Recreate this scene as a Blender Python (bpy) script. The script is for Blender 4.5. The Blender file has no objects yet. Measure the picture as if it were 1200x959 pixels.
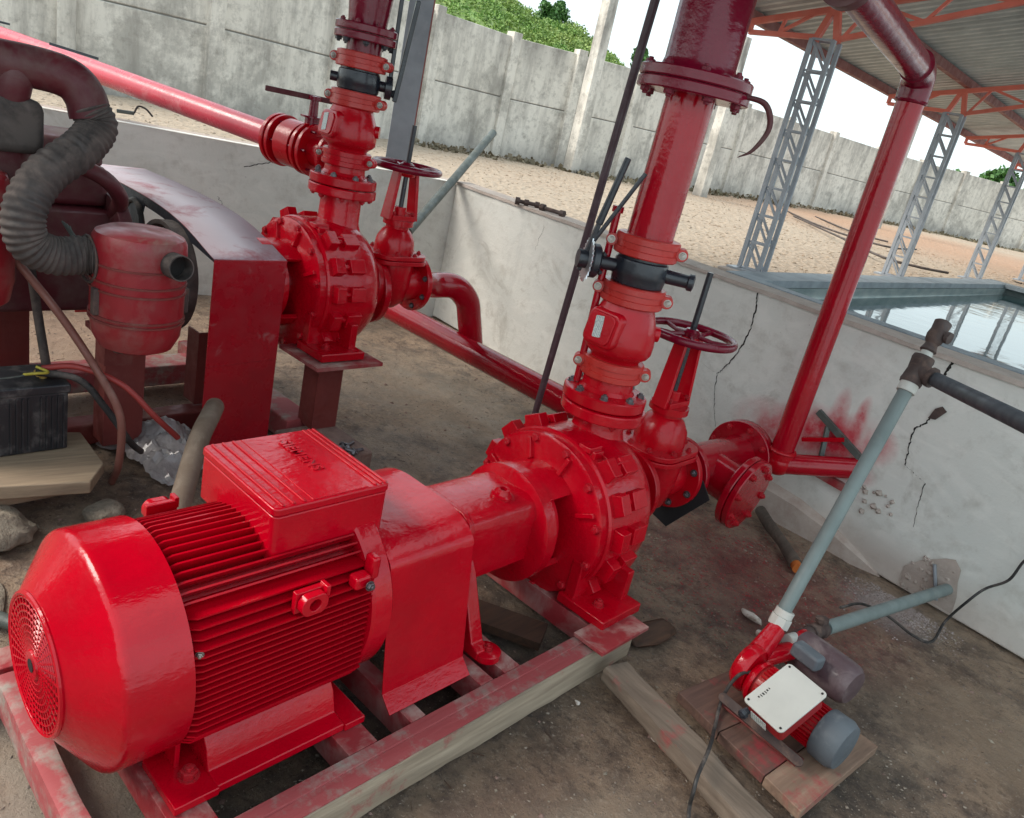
import bpy, math, random
import numpy as np
from mathutils import Vector, Matrix, noise
random.seed(7)
rng = np.random.default_rng(7)
SC = bpy.context.scene
COL = SC.collection
R = math.radians
V = Vector

# ------------------------------------------------------------------ camera
FPX = 915.0
down = np.array([-565.0, 2435.0, FPX]); down /= np.linalg.norm(down)
wb = np.array([-823.0, 0, FPX]); wb[1] = -(wb[0]*down[0] + wb[2]*down[2])/down[1]
cx_ = -wb/np.linalg.norm(wb); cz_ = -down; cy_ = np.cross(cz_, cx_)
M3 = np.array([cx_, cy_, cz_])                      # world = M3 @ cam(x right, y down, z forward)
cam_d = bpy.data.cameras.new("camera"); cam = bpy.data.objects.new("camera", cam_d); COL.objects.link(cam)
mw = Matrix.Identity(4)
for i in range(3):
    mw[i][0] = M3[i, 0]; mw[i][1] = -M3[i, 1]; mw[i][2] = -M3[i, 2]
mw[2][3] = 1.6
cam.matrix_world = mw
cam_d.sensor_fit = 'HORIZONTAL'; cam_d.sensor_width = 36; cam_d.lens = FPX/1200*36
cam_d.clip_start = 0.02; cam_d.clip_end = 2000
SC.camera = cam

# ------------------------------------------------------------------ world, sun, exposure
W = bpy.data.worlds.new("World"); SC.world = W; W.use_nodes = True
nt = W.node_tree; nt.nodes.clear()
SUN_EL, SUN_ROT = R(44), R(212)
sky = nt.nodes.new('ShaderNodeTexSky'); sky.sky_type = 'NISHITA'; sky.sun_disc = False
sky.sun_elevation = SUN_EL; sky.sun_rotation = SUN_ROT; sky.dust_density = 3; sky.air_density = 1.2
tc = nt.nodes.new('ShaderNodeTexCoord')
mp = nt.nodes.new('ShaderNodeMapping'); mp.inputs['Scale'].default_value = (1, 1, 2.6)
cn = nt.nodes.new('ShaderNodeTexNoise'); cn.inputs['Scale'].default_value = 2.2; cn.inputs['Detail'].default_value = 6
cr = nt.nodes.new('ShaderNodeValToRGB'); cr.color_ramp.elements[0].position = .38; cr.color_ramp.elements[1].position = .66
cr.color_ramp.elements[0].color = (.62, .62, .62, 1); cr.color_ramp.elements[1].color = (.95, .95, .95, 1)
mx = nt.nodes.new('ShaderNodeMix'); mx.data_type = 'RGBA'; mx.inputs[7].default_value = (5.3, 6.15, 6.4, 1)
bg = nt.nodes.new('ShaderNodeBackground'); bg.inputs['Strength'].default_value = 0.1
wo = nt.nodes.new('ShaderNodeOutputWorld')
L = nt.links.new
L(tc.outputs['Generated'], mp.inputs[0]); L(mp.outputs[0], cn.inputs['Vector']); L(cn.outputs['Fac'], cr.inputs[0])
L(cr.outputs[0], mx.inputs[0]); L(sky.outputs[0], mx.inputs[6]); L(mx.outputs[2], bg.inputs[0]); L(bg.outputs[0], wo.inputs[0])
sd = bpy.data.lights.new("sun", 'SUN'); sd.energy = 1.5; sd.angle = R(32); sd.color = (1, .93, .84)
so = bpy.data.objects.new("sun", sd); COL.objects.link(so)
sv = V((math.sin(SUN_ROT)*math.cos(SUN_EL), math.cos(SUN_ROT)*math.cos(SUN_EL), math.sin(SUN_EL)))
so.rotation_euler = sv.to_track_quat('Z', 'Y').to_euler()
SC.view_settings.view_transform = 'Standard'; SC.view_settings.look = 'None'
SC.view_settings.exposure = 1.33; SC.view_settings.gamma = 1
try: SC.view_settings.use_curve_mapping = False
except Exception: pass

# ------------------------------------------------------------------ materials
class NG:
    def __init__(s, name):
        s.m = bpy.data.materials.new(name); s.m.use_nodes = True; s.t = s.m.node_tree
        s.b = s.t.nodes['Principled BSDF']; s.tc = None
    def n(s, typ, **kw):
        x = s.t.nodes.new(typ)
        for k, v in kw.items(): setattr(x, k, v)
        return x
    def l(s, a, b): s.t.links.new(a, b)
    def co(s, scale=(1, 1, 1), world=False):
        if world: src = s.n('ShaderNodeNewGeometry').outputs['Position']
        else: src = s.n('ShaderNodeTexCoord').outputs['Object']
        m = s.n('ShaderNodeMapping'); m.inputs['Scale'].default_value = scale; s.l(src, m.inputs[0]); return m.outputs[0]
    def noise(s, sc, det=5, scale=(1, 1, 1), world=False, rough=.55, dist=0):
        x = s.n('ShaderNodeTexNoise'); x.inputs['Scale'].default_value = sc; x.inputs['Detail'].default_value = det
        x.inputs['Roughness'].default_value = rough; x.inputs['Distortion'].default_value = dist
        s.l(s.co(scale, world), x.inputs['Vector']); return x.outputs['Fac']
    def ramp(s, f, a, b, ca=0.0, cb=1.0):
        x = s.n('ShaderNodeMapRange'); x.inputs[1].default_value = a; x.inputs[2].default_value = b
        x.inputs[3].default_value = ca; x.inputs[4].default_value = cb; s.l(f, x.inputs[0]); return x.outputs[0]
    def mix(s, f, a, b, bt='MIX'):
        x = s.n('ShaderNodeMix', data_type='RGBA', blend_type=bt)
        for v, i in ((f, 0), (a, 6), (b, 7)):
            if isinstance(v, (int, float)): x.inputs[i].default_value = v
            elif isinstance(v, tuple): x.inputs[i].default_value = (*v[:3], 1)
            else: s.l(v, x.inputs[i])
        return x.outputs[2]
    def math(s, op, a, b=0.0):
        x = s.n('ShaderNodeMath', operation=op)
        for v, i in ((a, 0), (b, 1)):
            if isinstance(v, (int, float)): x.inputs[i].default_value = v
            else: s.l(v, x.inputs[i])
        return x.outputs[0]
    def blob(s, c, r, soft=.5):     # world-space mask for stains and painted shade, 1 inside
        g = s.n('ShaderNodeNewGeometry').outputs['Position']
        m = s.n('ShaderNodeVectorMath', operation='SUBTRACT'); s.l(g, m.inputs[0]); m.inputs[1].default_value = c
        d = s.n('ShaderNodeVectorMath', operation='DIVIDE'); s.l(m.outputs[0], d.inputs[0]); d.inputs[1].default_value = r
        ln = s.n('ShaderNodeVectorMath', operation='LENGTH'); s.l(d.outputs[0], ln.inputs[0])
        return s.ramp(ln.outputs['Value'], 1.0, 1.0-soft)
    def bump(s, h, st, dist=.01, prev=None):
        x = s.n('ShaderNodeBump'); x.inputs['Strength'].default_value = st; x.inputs['Distance'].default_value = dist
        s.l(h, x.inputs['Height'])
        if prev is not None: s.l(prev, x.inputs['Normal'])
        return x.outputs[0]
    def done(s, col=None, rough=None, metal=None, coat=None, nrm=None, coat_n=None, spec=None):
        s.b.inputs['Coat IOR'].default_value = 1.6; s.b.inputs['Coat Roughness'].default_value = .07
        for v, k in ((col, 'Base Color'), (rough, 'Roughness'), (metal, 'Metallic'), (coat, 'Coat Weight'), (nrm, 'Normal'), (coat_n, 'Coat Normal'), (spec, 'Specular IOR Level')):
            if v is None: continue
            if isinstance(v, (int, float)): s.b.inputs[k].default_value = v
            elif isinstance(v, tuple): s.b.inputs[k].default_value = (*v[:3], 1)
            else: s.l(v, s.b.inputs[k])
        return s.m

def paint(name, col, rough=.22, dust=None, amt=0.0, brush=.25, coat=.5, dsc=9, dark=None, spec=.5):
    g = NG(name)
    c = g.mix(g.ramp(g.noise(3.5, 4), .35, .7), col, tuple(x*.74 for x in col))
    rr = g.ramp(g.noise(14, 5), .35, .7, rough*.7, rough*1.5)
    if dark:
        c = g.mix(g.ramp(g.noise(21, 6, rough=.7), .62, .7), c, dark)
    if dust:
        d = g.ramp(g.noise(dsc, 8, rough=.68, dist=.4), .62-amt*.5, .82-amt*.5, 0, .9)
        nz = g.n('ShaderNodeNewGeometry').outputs['Normal']; sp = g.n('ShaderNodeSeparateXYZ'); g.l(nz, sp.inputs[0])
        up = g.ramp(sp.outputs['Z'], -.3, 1, .35, 1.0)
        d = g.math('MULTIPLY', d, up)
        c = g.mix(d, c, dust); rr = g.math('ADD', rr, g.math('MULTIPLY', d, .6))
    h = g.noise(55, 4, scale=(1, .35, 1), rough=.6); h2 = g.noise(13, 3)
    n = g.bump(h, brush, .0025); n = g.bump(h2, brush*.7, .006, n)
    return g.done(c, rr, None, coat, n, n, spec)

RED = paint("red_enamel", (.53, .0003, .012), .25, None, 0, .5, .5, spec=.12)
REDP = paint("red_enamel_pump", (.52, .0003, .011), .25, None, 0, .7, .5, spec=.12)
REDV = paint("red_valve_paint", (.5, .002, .011), .2, None, .0, .35, 0, 14, spec=.4)
REDPIPE = paint("red_pipe_paint", (.40, .001, .012), .2, None, 0, .3, .5, spec=.2)
MAROON = paint("maroon_backlit_red", (.19, .002, .02), .2, None, 0, .5, .0, spec=.5)  # backlit shade of the red top pipes put into the colour; handwheels share it
PINK = paint("sun_faded_pink_pipe", (.66, .055, .09), .3, (.7, .45, .45), .12, .2, .2)
ORANGE = paint("orange_red_coupling", (.54, .03, .024), .38, (.5, .25, .2), .05, .2, .15)
DREDB = paint("dusty_red_frame", (.33, .028, .035), .6, (.42, .31, .27), .34, .4, 0, 7)
DRUST = paint("dusty_dark_red_engine", (.1, .013, .02), .55, (.16, .115, .1), .34, .3, .1, 6)
FRED = paint("dusty_red_filter", (.29, .012, .02), .42, (.24, .17, .14), .26, .2, .15, 7)
GUARDR = paint("worn_red_guard_sheet", (.36, .006, .016), .3, (.35, .26, .25), .03, .3, .35, 16)
GUARDT = paint("chalky_guard_top", (.34, .02, .04), .45, (.58, .55, .6), .68, .3, .1, 5)
BROWNP = paint("brown_red_channel", (.19, .035, .03), .6, (.3, .2, .16), .2, .3, 0, 6)
BLACKM = paint("black_cast_iron_paint", (.018, .021, .03), .35, (.12, .12, .13), .02, .4, .25)
BLACKR = paint("black_rubber", (.03, .028, .028), .7, (.2, .17, .15), .3, .4, 0, 12)
HOSE = paint("dusty_corrugated_hose", (.05, .042, .04), .75, (.17, .135, .12), .45, .3, 0, 10)
RODM = paint("dark_weathered_rod", (.07, .035, .045), .55, (.2, .15, .16), .15, .3, .1, 20)
GREYP = paint("grey_green_pvc", (.2, .245, .24), .5, (.35, .36, .33), .06, .1, 0, 10)
DGREYP = paint("dark_grey_pipe", (.06, .067, .08), .55, (.2, .2, .2), .12, .2, 0, 12)
GALV = paint("old_galvanised_pipe", (.085, .1, .09), .5, (.22, .22, .2), .2, .3, 0, 18)
RUSTF = paint("rusty_pipe_fitting", (.075, .05, .045), .75, (.2, .13, .1), .25, .6, 0, 20)
SHADEM = paint('dull_brown_shade_sheet', (.1, .085, .075), .7, None, 0, .1, 0)  # for the unseen roof and wall added to shade the pit
STEELG = paint("grey_painted_steel", (.25, .265, .29), .5, (.35, .35, .36), .1, .15, 0)
COLG = paint("silver_grey_column_paint", (.36, .39, .43), .45, (.5, .5, .5), .1, .1, .05)
TRUSSR = paint("coral_truss_primer", (.78, .19, .13), .55, (.6, .3, .25), .08, .1, 0)
PURL = paint("brown_red_purlin", (.27, .085, .07), .6, (.3, .18, .15), .1, .1, 0)
ROOFM = paint("galvanised_roof_sheet", (.55, .54, .5), .5, (.3, .29, .27), .15, .05, 0, 3)
WHITEP = paint("chalk_white_plastic", (.62, .61, .56), .5, (.42, .38, .33), .1, .1, .1, 25)
TANKM = paint("dusty_violet_grey_tank", (.12, .075, .085), .5, (.3, .24, .23), .22, .3, .1, 8)
FANC = paint("slate_fan_cover", (.12, .14, .16), .6, (.3, .3, .3), .2, .3, 0, 12)
BOLTM = NG("zinc_bolt"); BOLTM = BOLTM.done(BOLTM.mix(BOLTM.ramp(BOLTM.noise(60), .4, .6), (.62, .6, .55), (.25, .22, .2)), .35, .9)
DBOLT = NG("dark_plated_bolt"); DBOLT = DBOLT.done(DBOLT.mix(DBOLT.ramp(DBOLT.noise(60), .4, .6), (.2, .2, .22), (.1, .07, .07)), .4, .8)
ZINCD = NG("bright_steel_disc"); ZINCD = ZINCD.done((.7, .71, .73), .3, .85)
DARK = NG("dark_void"); DARK = DARK.done((.012, .009, .009), .8)
BRASS = NG("dull_brass"); BRASS = BRASS.done((.5, .35, .1), .45, .6)

def wood(name, col, c2, wet=0.0, redd=0.0, gx=False):
    g = NG(name); s1_ = (.12, 1, 1) if gx else (1, .12, 1); s2_ = (.06, 1, 1) if gx else (1, .06, 1)
    f = g.noise(9, 7, scale=s1_, rough=.7, dist=.6); k = g.noise(60, 4, scale=s2_)
    c = g.mix(g.ramp(f, .3, .7), col, c2); c = g.mix(g.ramp(k, .35, .75, 0, .55), c, tuple(x*.45 for x in c2))
    if redd: c = g.mix(g.ramp(g.noise(6, 7, rough=.7), .62-redd*.3, .75-redd*.3, 0, .85), c, (.33, .035, .045))
    return g.done(c, .75, None, None, g.bump(k, .5, .004, g.bump(f, .5, .008)))
WOODG = wood("weathered_grey_timber", (.48, .39, .29), (.28, .215, .155), redd=.16)
WOODG2 = wood('damp_grey_brown_timber', (.29, .225, .17), (.11, .08, .06), redd=.2, gx=True)
WOODR = wood("paint_stained_timber", (.38, .33, .29), (.25, .2, .17), redd=.75)
WOODB = wood("damp_brown_board", (.2, .11, .08), (.1, .055, .045), redd=.35)
WOODE = wood("pale_board_end", (.4, .27, .19), (.24, .15, .105), redd=.15)
WOODD = wood("rotten_dark_wood", (.13, .06, .03), (.035, .022, .018))
WOODL = wood("oil_stained_plank", (.4, .3, .2), (.26, .19, .13))
LOG = wood("driftwood_bark", (.17, .13, .1), (.07, .055, .045))

def mat_concrete_wall():
    g = NG("limewashed_plaster")
    a = g.noise(1.3, 7, world=True, rough=.65); b = g.noise(9, 8, world=True, rough=.7)
    st = g.noise(7, 6, scale=(1, 1, .12), world=True, rough=.6)
    c = g.mix(g.ramp(a, .3, .7), (.64, .65, .61), (.74, .73, .68))
    c = g.mix(g.ramp(b, .5, .68, 0, .6), c, (.5, .48, .43)); tr = g.noise(3.2, 5, scale=(1, 1, 2.2), world=True, rough=.6, dist=1.6); c = g.mix(g.ramp(tr, .48, .62, 0, .45), c, (.8, .79, .74)); c = g.mix(g.ramp(g.noise(2.1, 8, world=True, rough=.75, dist=.8), .58, .66, 0, .5), c, (.42, .4, .35))
    c = g.mix(g.ramp(st, .62, .8, 0, .35), c, (.3, .3, .28))
    pk = g.noise(38, 5, world=True, rough=.75); c = g.mix(g.ramp(pk, .67, .72, 0, .6), c, (.25, .23, .2))
    low = g.blob((-1.3, 3.55, .02), (1.4, .5, .22), .7); c = g.mix(g.math('MULTIPLY', low, .5), c, (.42, .29, .23))
    # overspray of red paint behind the riser foot
    n1 = g.noise(7, 4, scale=(1.0, 1, .55), world=True)
    for cc, rr, am in (((-1.62, 3.6, .50), (.3, .4, .15), .95), ((-1.42, 3.6, .56), (.17, .4, .13), .8), ((-1.58, 3.6, .62), (.05, .3, .15), .8), ((-1.47, 3.6, .64), (.04, .3, .13), .9), ((-1.85, 3.6, .42), (.3, .4, .16), .7), ((-1.45, 3.6, .40), (.16, .4, .09), .7)):
        m = g.math('MULTIPLY', g.blob(cc, rr, .75), g.math('MULTIPLY', g.ramp(n1, .3, .62, .25, 1.1), g.ramp(pk, .3, .55, .7, 1.05))); m = g.math('MINIMUM', g.math('MULTIPLY', m, am*1.2), 1.0); c = g.mix(m, c, (.55, .012, .035))
    return g.done(c, .85, None, None, g.bump(b, .35, .01, g.bump(g.noise(70, 4, world=True), .35, .003)))
WALLM = mat_concrete_wall()
g = NG("concrete_coping"); f = g.noise(14, 8, world=True, rough=.7)
COPING = g.done(g.mix(g.ramp(f, .3, .7), (.5, .42, .37), (.36, .3, .26)), .9, None, None, g.bump(f, .8, .012))
g = NG("rough_concrete_block"); f = g.noise(11, 8, rough=.7)
BLOCK = g.done(g.mix(g.ramp(f, .3, .7), (.33, .22, .18), (.16, .1, .085)), .9, None, None, g.bump(f, .9, .02))
g = NG("pale_rubble"); f = g.noise(11, 8, rough=.7)
RUBBLE = g.done(g.mix(g.ramp(f, .35, .65), (.42, .36, .28), (.16, .13, .1)), .95, None, None, g.bump(f, 1, .03))

def mat_floor():
    g = NG("damp_dirt_floor")
    a = g.noise(1.1, 8, world=True, rough=.65); b = g.noise(7, 9, world=True, rough=.72); d = g.noise(45, 7, world=True, rough=.75)
    c = g.mix(g.ramp(a, .32, .66), (.22, .145, .098), (.40, .285, .195))
    c = g.mix(g.ramp(b, .44, .62, 0, .85), c, (.10, .066, .05))
    c = g.mix(g.ramp(d, .54, .66, 0, .7), c, (.42, .325, .245)); c = g.mix(g.ramp(g.noise(26, 8, world=True, rough=.85), .52, .6, 0, .75), c, (.07, .045, .035))
    c = g.mix(g.ramp(g.noise(3.2, 6, world=True), .55, .68, 0, .5), c, (.33, .25, .18))
    for cc, rr, col, am in (((-1.5, 1.15, 0), (.62, 1.15, .3), (.014, .011, .011), .97), ((-2.75, 1.2, 0), (.6, .65, .3), (.035, .027, .024), .85), ((-1.0, 2.6, 0), (.55, .5, .3), (.06, .042, .034), .85), ((-.35, 1.75, 0), (.45, .35, .3), (.035, .028, .026), .9), ((-.3, 2.9, 0), (.5, .4, .3), (.30, .21, .14), .7), ((-2.1, 2.5, 0), (.3, .3, .3), (.07, .05, .045), .6),  # first ellipse paints the shade under the skid into the floor colour
                            ((-.5, 2.2, 0), (.35, .4, .3), (.04, .034, .03), .75), ((-1.35, 2.95, 0), (.75, .55, .3), (.2, .03, .03), .75), ((-2.3, 2.45, 0), (.5, .25, .2), (.25, .06, .06), .4),
                            ((-.75, 1.2, 0), (.22, .5, .3), (.5, .4, .3), .75), ((-1.55, .2, 0), (.8, .5, .3), (.42, .35, .28), .8), ((-3.4, 2.6, 0), (1.0, .7, .3), (.36, .3, .23), .75), ((-4.2, .8, 0), (1.1, 1.2, .3), (.4, .27, .19), .8),
                            ((-.95, 3.35, 0), (.26, .22, .3), (.48, .42, .42), .7), ((-2.2, 1.75, 0), (.45, .4, .2), (.22, .17, .14), .6), ((-.95, 1.0, 0), (.12, .5, .3), (.3, .2, .15), .6)):
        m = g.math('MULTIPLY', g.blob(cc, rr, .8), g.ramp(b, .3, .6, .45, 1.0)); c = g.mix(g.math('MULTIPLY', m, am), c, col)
    c = g.mix(g.ramp(g.noise(120, 3, world=True), .66, .7, 0, .6), c, (.5, .42, .34))
    c = g.mix(g.math('MULTIPLY', g.ramp(g.noise(75, 4, world=True), .6, .63), g.blob((-1.45, 2.9, 0), (.8, .8, .4), .7)), c, (.4, .02, .03))
    rr = g.ramp(g.noise(2.6, 6, world=True), .44, .6, .34, .9)
    return g.done(c, rr, None, None, g.bump(b, .8, .03, g.bump(d, 1.0, .014)))
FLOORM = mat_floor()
def mat_ground():
    g = NG("pale_gravel")
    v = g.n('ShaderNodeTexVoronoi'); v.inputs['Scale'].default_value = 16; g.l(g.co((1, 1, 1), True), v.inputs['Vector'])
    a = g.noise(.5, 6, world=True); b = g.noise(5, 8, world=True, rough=.7)
    c = g.mix(g.ramp(a, .35, .65), (.38, .285, .2), (.31, .215, .145)); c = g.mix(g.ramp(b, .45, .7, 0, .7), c, (.24, .165, .11))
    c = g.mix(g.ramp(g.noise(1.7, 8, world=True, rough=.7), .5, .64, 0, .6), c, (.27, .2, .14)); c = g.mix(g.ramp(v.outputs['Distance'], .1, .5, .0, .5), c, (.5, .42, .33))
    c = g.mix(g.math('MULTIPLY', g.blob((-7, 17, 1), (8, 6, 3), .7), .7), c, (.40, .22, .13))
    c = g.mix(g.math('MULTIPLY', g.blob((-8, 3, 1), (5, 4, 3), .7), .35), c, (.44, .36, .28))
    return g.done(c, .95, None, None, g.bump(v.outputs['Distance'], .8, .03, g.bump(b, .8, .06)))
GROUNDM = mat_ground()
def mat_fence(name, k):
    g = NG(name)
    st = g.noise(3.4, 8, scale=(1, 1, .16), rough=.72, world=True); a = g.noise(.6, 6, world=True); b = g.noise(9, 8, rough=.75, world=True)
    c = g.mix(g.ramp(a, .3, .7), (.74*k, .7*k, .63*k), (.64*k, .6*k, .53*k))
    c = g.mix(g.ramp(st, .47, .68, 0, .7), c, (.26, .24, .215)); c = g.mix(g.ramp(b, .5, .66, 0, .6), c, (.27, .25, .22)); c = g.mix(g.ramp(g.noise(1.3, 8, world=True, rough=.72), .5, .6, 0, .55), c, (.24, .225, .2))
    z = g.n('ShaderNodeSeparateXYZ'); g.l(g.co(), z.inputs[0])
    lo = g.math('MULTIPLY', g.ramp(z.outputs['Z'], .55, .1), g.ramp(g.noise(1.1, 6, world=True), .4, .62, .1, .9)); c = g.mix(lo, c, (.2, .19, .18))
    hi = g.math('MULTIPLY', g.ramp(z.outputs['Z'], 1.5, 2.1), g.ramp(g.noise(3.5, 7, scale=(1, 1, .2), world=True), .44, .66, .05, .9)); c = g.mix(hi, c, (.17, .155, .14))
    return g.done(c, .9, None, None, g.bump(b, .5, .015))
JOINTM = NG('joint_mortar'); JOINTM = JOINTM.done((.2, .19, .17), .9)
FENCEM = mat_fence("stained_precast_concrete", 1.0); POSTM = mat_fence("precast_post_concrete", 1.05)
def leafm(name, c1, c2):
    g = NG(name)
    c = g.mix(g.ramp(g.noise(.5, 4, world=True), .35, .65), c1, c2); c = g.mix(g.ramp(g.noise(4, 3, world=True), .4, .7), c, tuple(x*.55 for x in c1))
    return g.done(c, .6)
LEAFH = leafm("hill_shrub_leaves", (.16, .3, .055), (.3, .38, .1)); LEAFT = leafm("tree_leaves", (.05, .15, .03), (.1, .22, .045))
HILLM = leafm("hill_grass", (.2, .32, .07), (.32, .37, .12))
g = NG("bark"); BARK = g.done(g.mix(g.ramp(g.noise(20), .3, .7), (.1, .075, .05), (.18, .15, .12)), .9)
def mat_water():
    g = NG("pool_water"); n = g.noise(5, 3, scale=(1, 2.2, 1), world=True); n2 = g.noise(1.6, 3, world=True)
    g.b.inputs['IOR'].default_value = 1.33
    return g.done((.045, .1, .11), .03, None, None, g.bump(n, .035, .02, g.bump(n2, .06, .05)), None, .9)
WATERM = mat_water()
g = NG("teal_pool_render"); f = g.noise(5, 6, world=True, scale=(1, 1, 3)); POOLM = g.done(g.mix(g.ramp(f, .35, .7), (.16, .21, .21), (.28, .32, .31)), .7)
g = NG("painted_pool_rim"); f = g.noise(8, 6, world=True); RIMM = g.done(g.mix(g.ramp(f, .4, .7), (.3, .34, .37), (.2, .23, .25)), .6)
g = NG("plastic_bag_film"); f = g.noise(16, 6, rough=.6)
BAGM = g.done(g.mix(g.ramp(f, .4, .6), (.5, .47, .47), (.33, .3, .3)), .35, None, .3, g.bump(f, .6, .02)); BAGM.node_tree.nodes['Principled BSDF'].inputs['Transmission Weight'].default_value = .35
g = NG("battery_case"); f = g.noise(12, 7, rough=.7); BATT = g.done(g.mix(g.ramp(f, .5, .72, 0, .8), (.018, .02, .024), (.16, .15, .145)), .5, None, None, g.bump(f, .4, .004))
g = NG("scrap_paper"); SCRAP = g.done(g.mix(g.ramp(g.noise(30), .45, .6), (.55, .5, .45), (.3, .24, .2)), .8)
g = NG("label_print"); v = g.n('ShaderNodeTexWave'); v.inputs['Scale'].default_value = 45; v.inputs['Distortion'].default_value = 6; v.inputs['Detail Scale'].default_value = 9; g.l(g.co(), v.inputs['Vector'])
LABELM = g.done(g.mix(g.ramp(v.outputs['Fac'], .35, .8), (.62, .68, .64), (.25, .29, .3)), .4)
CRACKM = NG("crack_shadow"); CRACKM = CRACKM.done((.02, .017, .014), .95)
EMBER = NG("charred_orange_end"); EMBER = EMBER.done((.5, .13, .02), .8)
GASKET = NG("black_gasket_rubber"); GASKET = GASKET.done((.012, .013, .015), .6)
YELLOWW = NG("yellow_wire"); YELLOWW = YELLOWW.done((.45, .38, .05), .5)
REDC = NG("red_cable"); REDC = REDC.done((.33, .04, .035), .5)

# ------------------------------------------------------------------ mesh builder
class MB:
    def __init__(s): s.v = []; s.f = []
    def add(s, vs, fs):
        o = len(s.v); s.v += [tuple(x) for x in vs]; s.f += [tuple(i+o for i in f) for f in fs]; return s
    def box(s, c, d, rot=None):
        hx, hy, hz = d[0]/2, d[1]/2, d[2]/2; c = V(c)
        vs = [V((x, y, z)) for x in (-hx, hx) for y in (-hy, hy) for z in (-hz, hz)]
        if rot is not None: vs = [rot @ v for v in vs]
        return s.add([c+v for v in vs], [(0, 1, 3, 2), (4, 6, 7, 5), (0, 4, 5, 1), (2, 3, 7, 6), (0, 2, 6, 4), (1, 5, 7, 3)])
    def bar(s, a, b, w, h, up=(0, 0, 1)):           # rectangular bar from a to b
        a = V(a); b = V(b); d = (b-a).normalized(); u = V(up); x = d.cross(u)
        if x.length < 1e-4: x = d.cross(V((0, 1, 0)))
        x.normalize(); y = x.cross(d)
        m = Matrix((x, d, y)).transposed(); return s.box((a+b)/2, (w, (b-a).length, h), m)
    def lathe(s, prof, o=(0, 0, 0), ax=(0, 0, 1), n=32, a0=0, cap=True):
        o = V(o); q = V(ax).normalized().to_track_quat('Z', 'Y').to_matrix(); vs = []; fs = []
        for r, h in prof:
            for i in range(n):
                t = a0+2*math.pi*i/n; vs.append(o+q @ V((r*math.cos(t), r*math.sin(t), h)))
        m = len(prof)
        for j in range(m-1):
            for i in range(n): k = (i+1) % n; fs.append((j*n+i, j*n+k, (j+1)*n+k, (j+1)*n+i))
        if cap:
            if prof[0][0] > 1e-5: fs.append(tuple(reversed(range(n))))
            if prof[-1][0] > 1e-5: fs.append(tuple(range((m-1)*n, m*n)))
        return s.add(vs, fs)
    def cyl(s, a, b, r, r2=None, n=20):
        a = V(a); b = V(b); r2 = r if r2 is None else r2
        return s.lathe([(r, 0), (r2, (b-a).length)], a, b-a, n)
    def tube(s, path, r, n=12, cap=True):
        P = [V(p) for p in path]; m = len(P); T = []
        for i in range(m):
            T.append((P[min(i+1, m-1)]-P[max(i-1, 0)]).normalized())
        ref = V((0, 0, 1)) if abs(T[0].z) < .9 else V((1, 0, 0)); x = T[0].cross(ref).normalized(); vs = []; fs = []
        for i in range(m):
            x = (x-T[i]*x.dot(T[i])).normalized(); y = T[i].cross(x); rr = r(i/(m-1)) if callable(r) else r
            for k in range(n): t = 2*math.pi*k/n; vs.append(P[i]+x*rr*math.cos(t)+y*rr*math.sin(t))
        for j in range(m-1):
            for i in range(n): k = (i+1) % n; fs.append((j*n+i, j*n+k, (j+1)*n+k, (j+1)*n+i))
        if cap: fs.append(tuple(reversed(range(n)))); fs.append(tuple(range((m-1)*n, m*n)))
        return s.add(vs, fs)
    def prism(s, poly, o, u, v, w, d):              # polygon in (u,v) plane extruded d along w
        o = V(o); u = V(u); v = V(v); w = V(w); n = len(poly)
        a = [o+u*x+v*y for x, y in poly]; b = [p+w*d for p in a]
        return s.add(a+b, [tuple(range(n)), tuple(range(2*n-1, n-1, -1))]+[(i, n+i, n+(i+1) % n, (i+1) % n) for i in range(n)])
    def quadstrip(s, A, B):
        n = len(A); return s.add(list(A)+list(B), [(i, i+1, n+i+1, n+i) for i in range(n-1)])
    def torus(s, c, ax, Rr, r, n=40, m=10, sq=1.0):
        q = V(ax).normalized().to_track_quat('Z', 'Y').to_matrix(); c = V(c); vs = []; fs = []
        for i in range(n):
            t = 2*math.pi*i/n
            for j in range(m):
                u = 2*math.pi*j/m; vs.append(c+q @ V(((Rr+r*math.cos(u))*math.cos(t), (Rr+r*math.cos(u))*math.sin(t), r*sq*math.sin(u))))
        for i in range(n):
            for j in range(m): fs.append((i*m+j, ((i+1) % n)*m+j, ((i+1) % n)*m+(j+1) % m, i*m+(j+1) % m))
        return s.add(vs, fs)
    def mesh(s, name, mat, org=(0, 0, 0), ang=38):
        me = bpy.data.meshes.new(name); o = V(org)
        me.from_pydata([V(v)-o for v in s.v], [], s.f); me.materials.append(mat); me.update()
        bmx = None
        import bmesh
        bmx = bmesh.new(); bmx.from_mesh(me); bmesh.ops.recalc_face_normals(bmx, faces=bmx.faces); bmx.to_mesh(me); bmx.free()
        if ang is not None:
            me.shade_smooth(); me.set_sharp_from_angle(angle=R(ang))
        return me

def spline(pts, k=8):
    P = [V(p) for p in pts]; P = [P[0]*2-P[1]]+P+[P[-1]*2-P[-2]]; out = []
    for i in range(1, len(P)-2):
        for j in range(k):
            t = j/k; a, b, c, d = P[i-1:i+3]
            out.append(.5*((2*b)+(c-a)*t+(2*a-5*b+4*c-d)*t*t+(3*b-a-3*c+d)*t**3))
    out.append(P[-2]); return out

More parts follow.
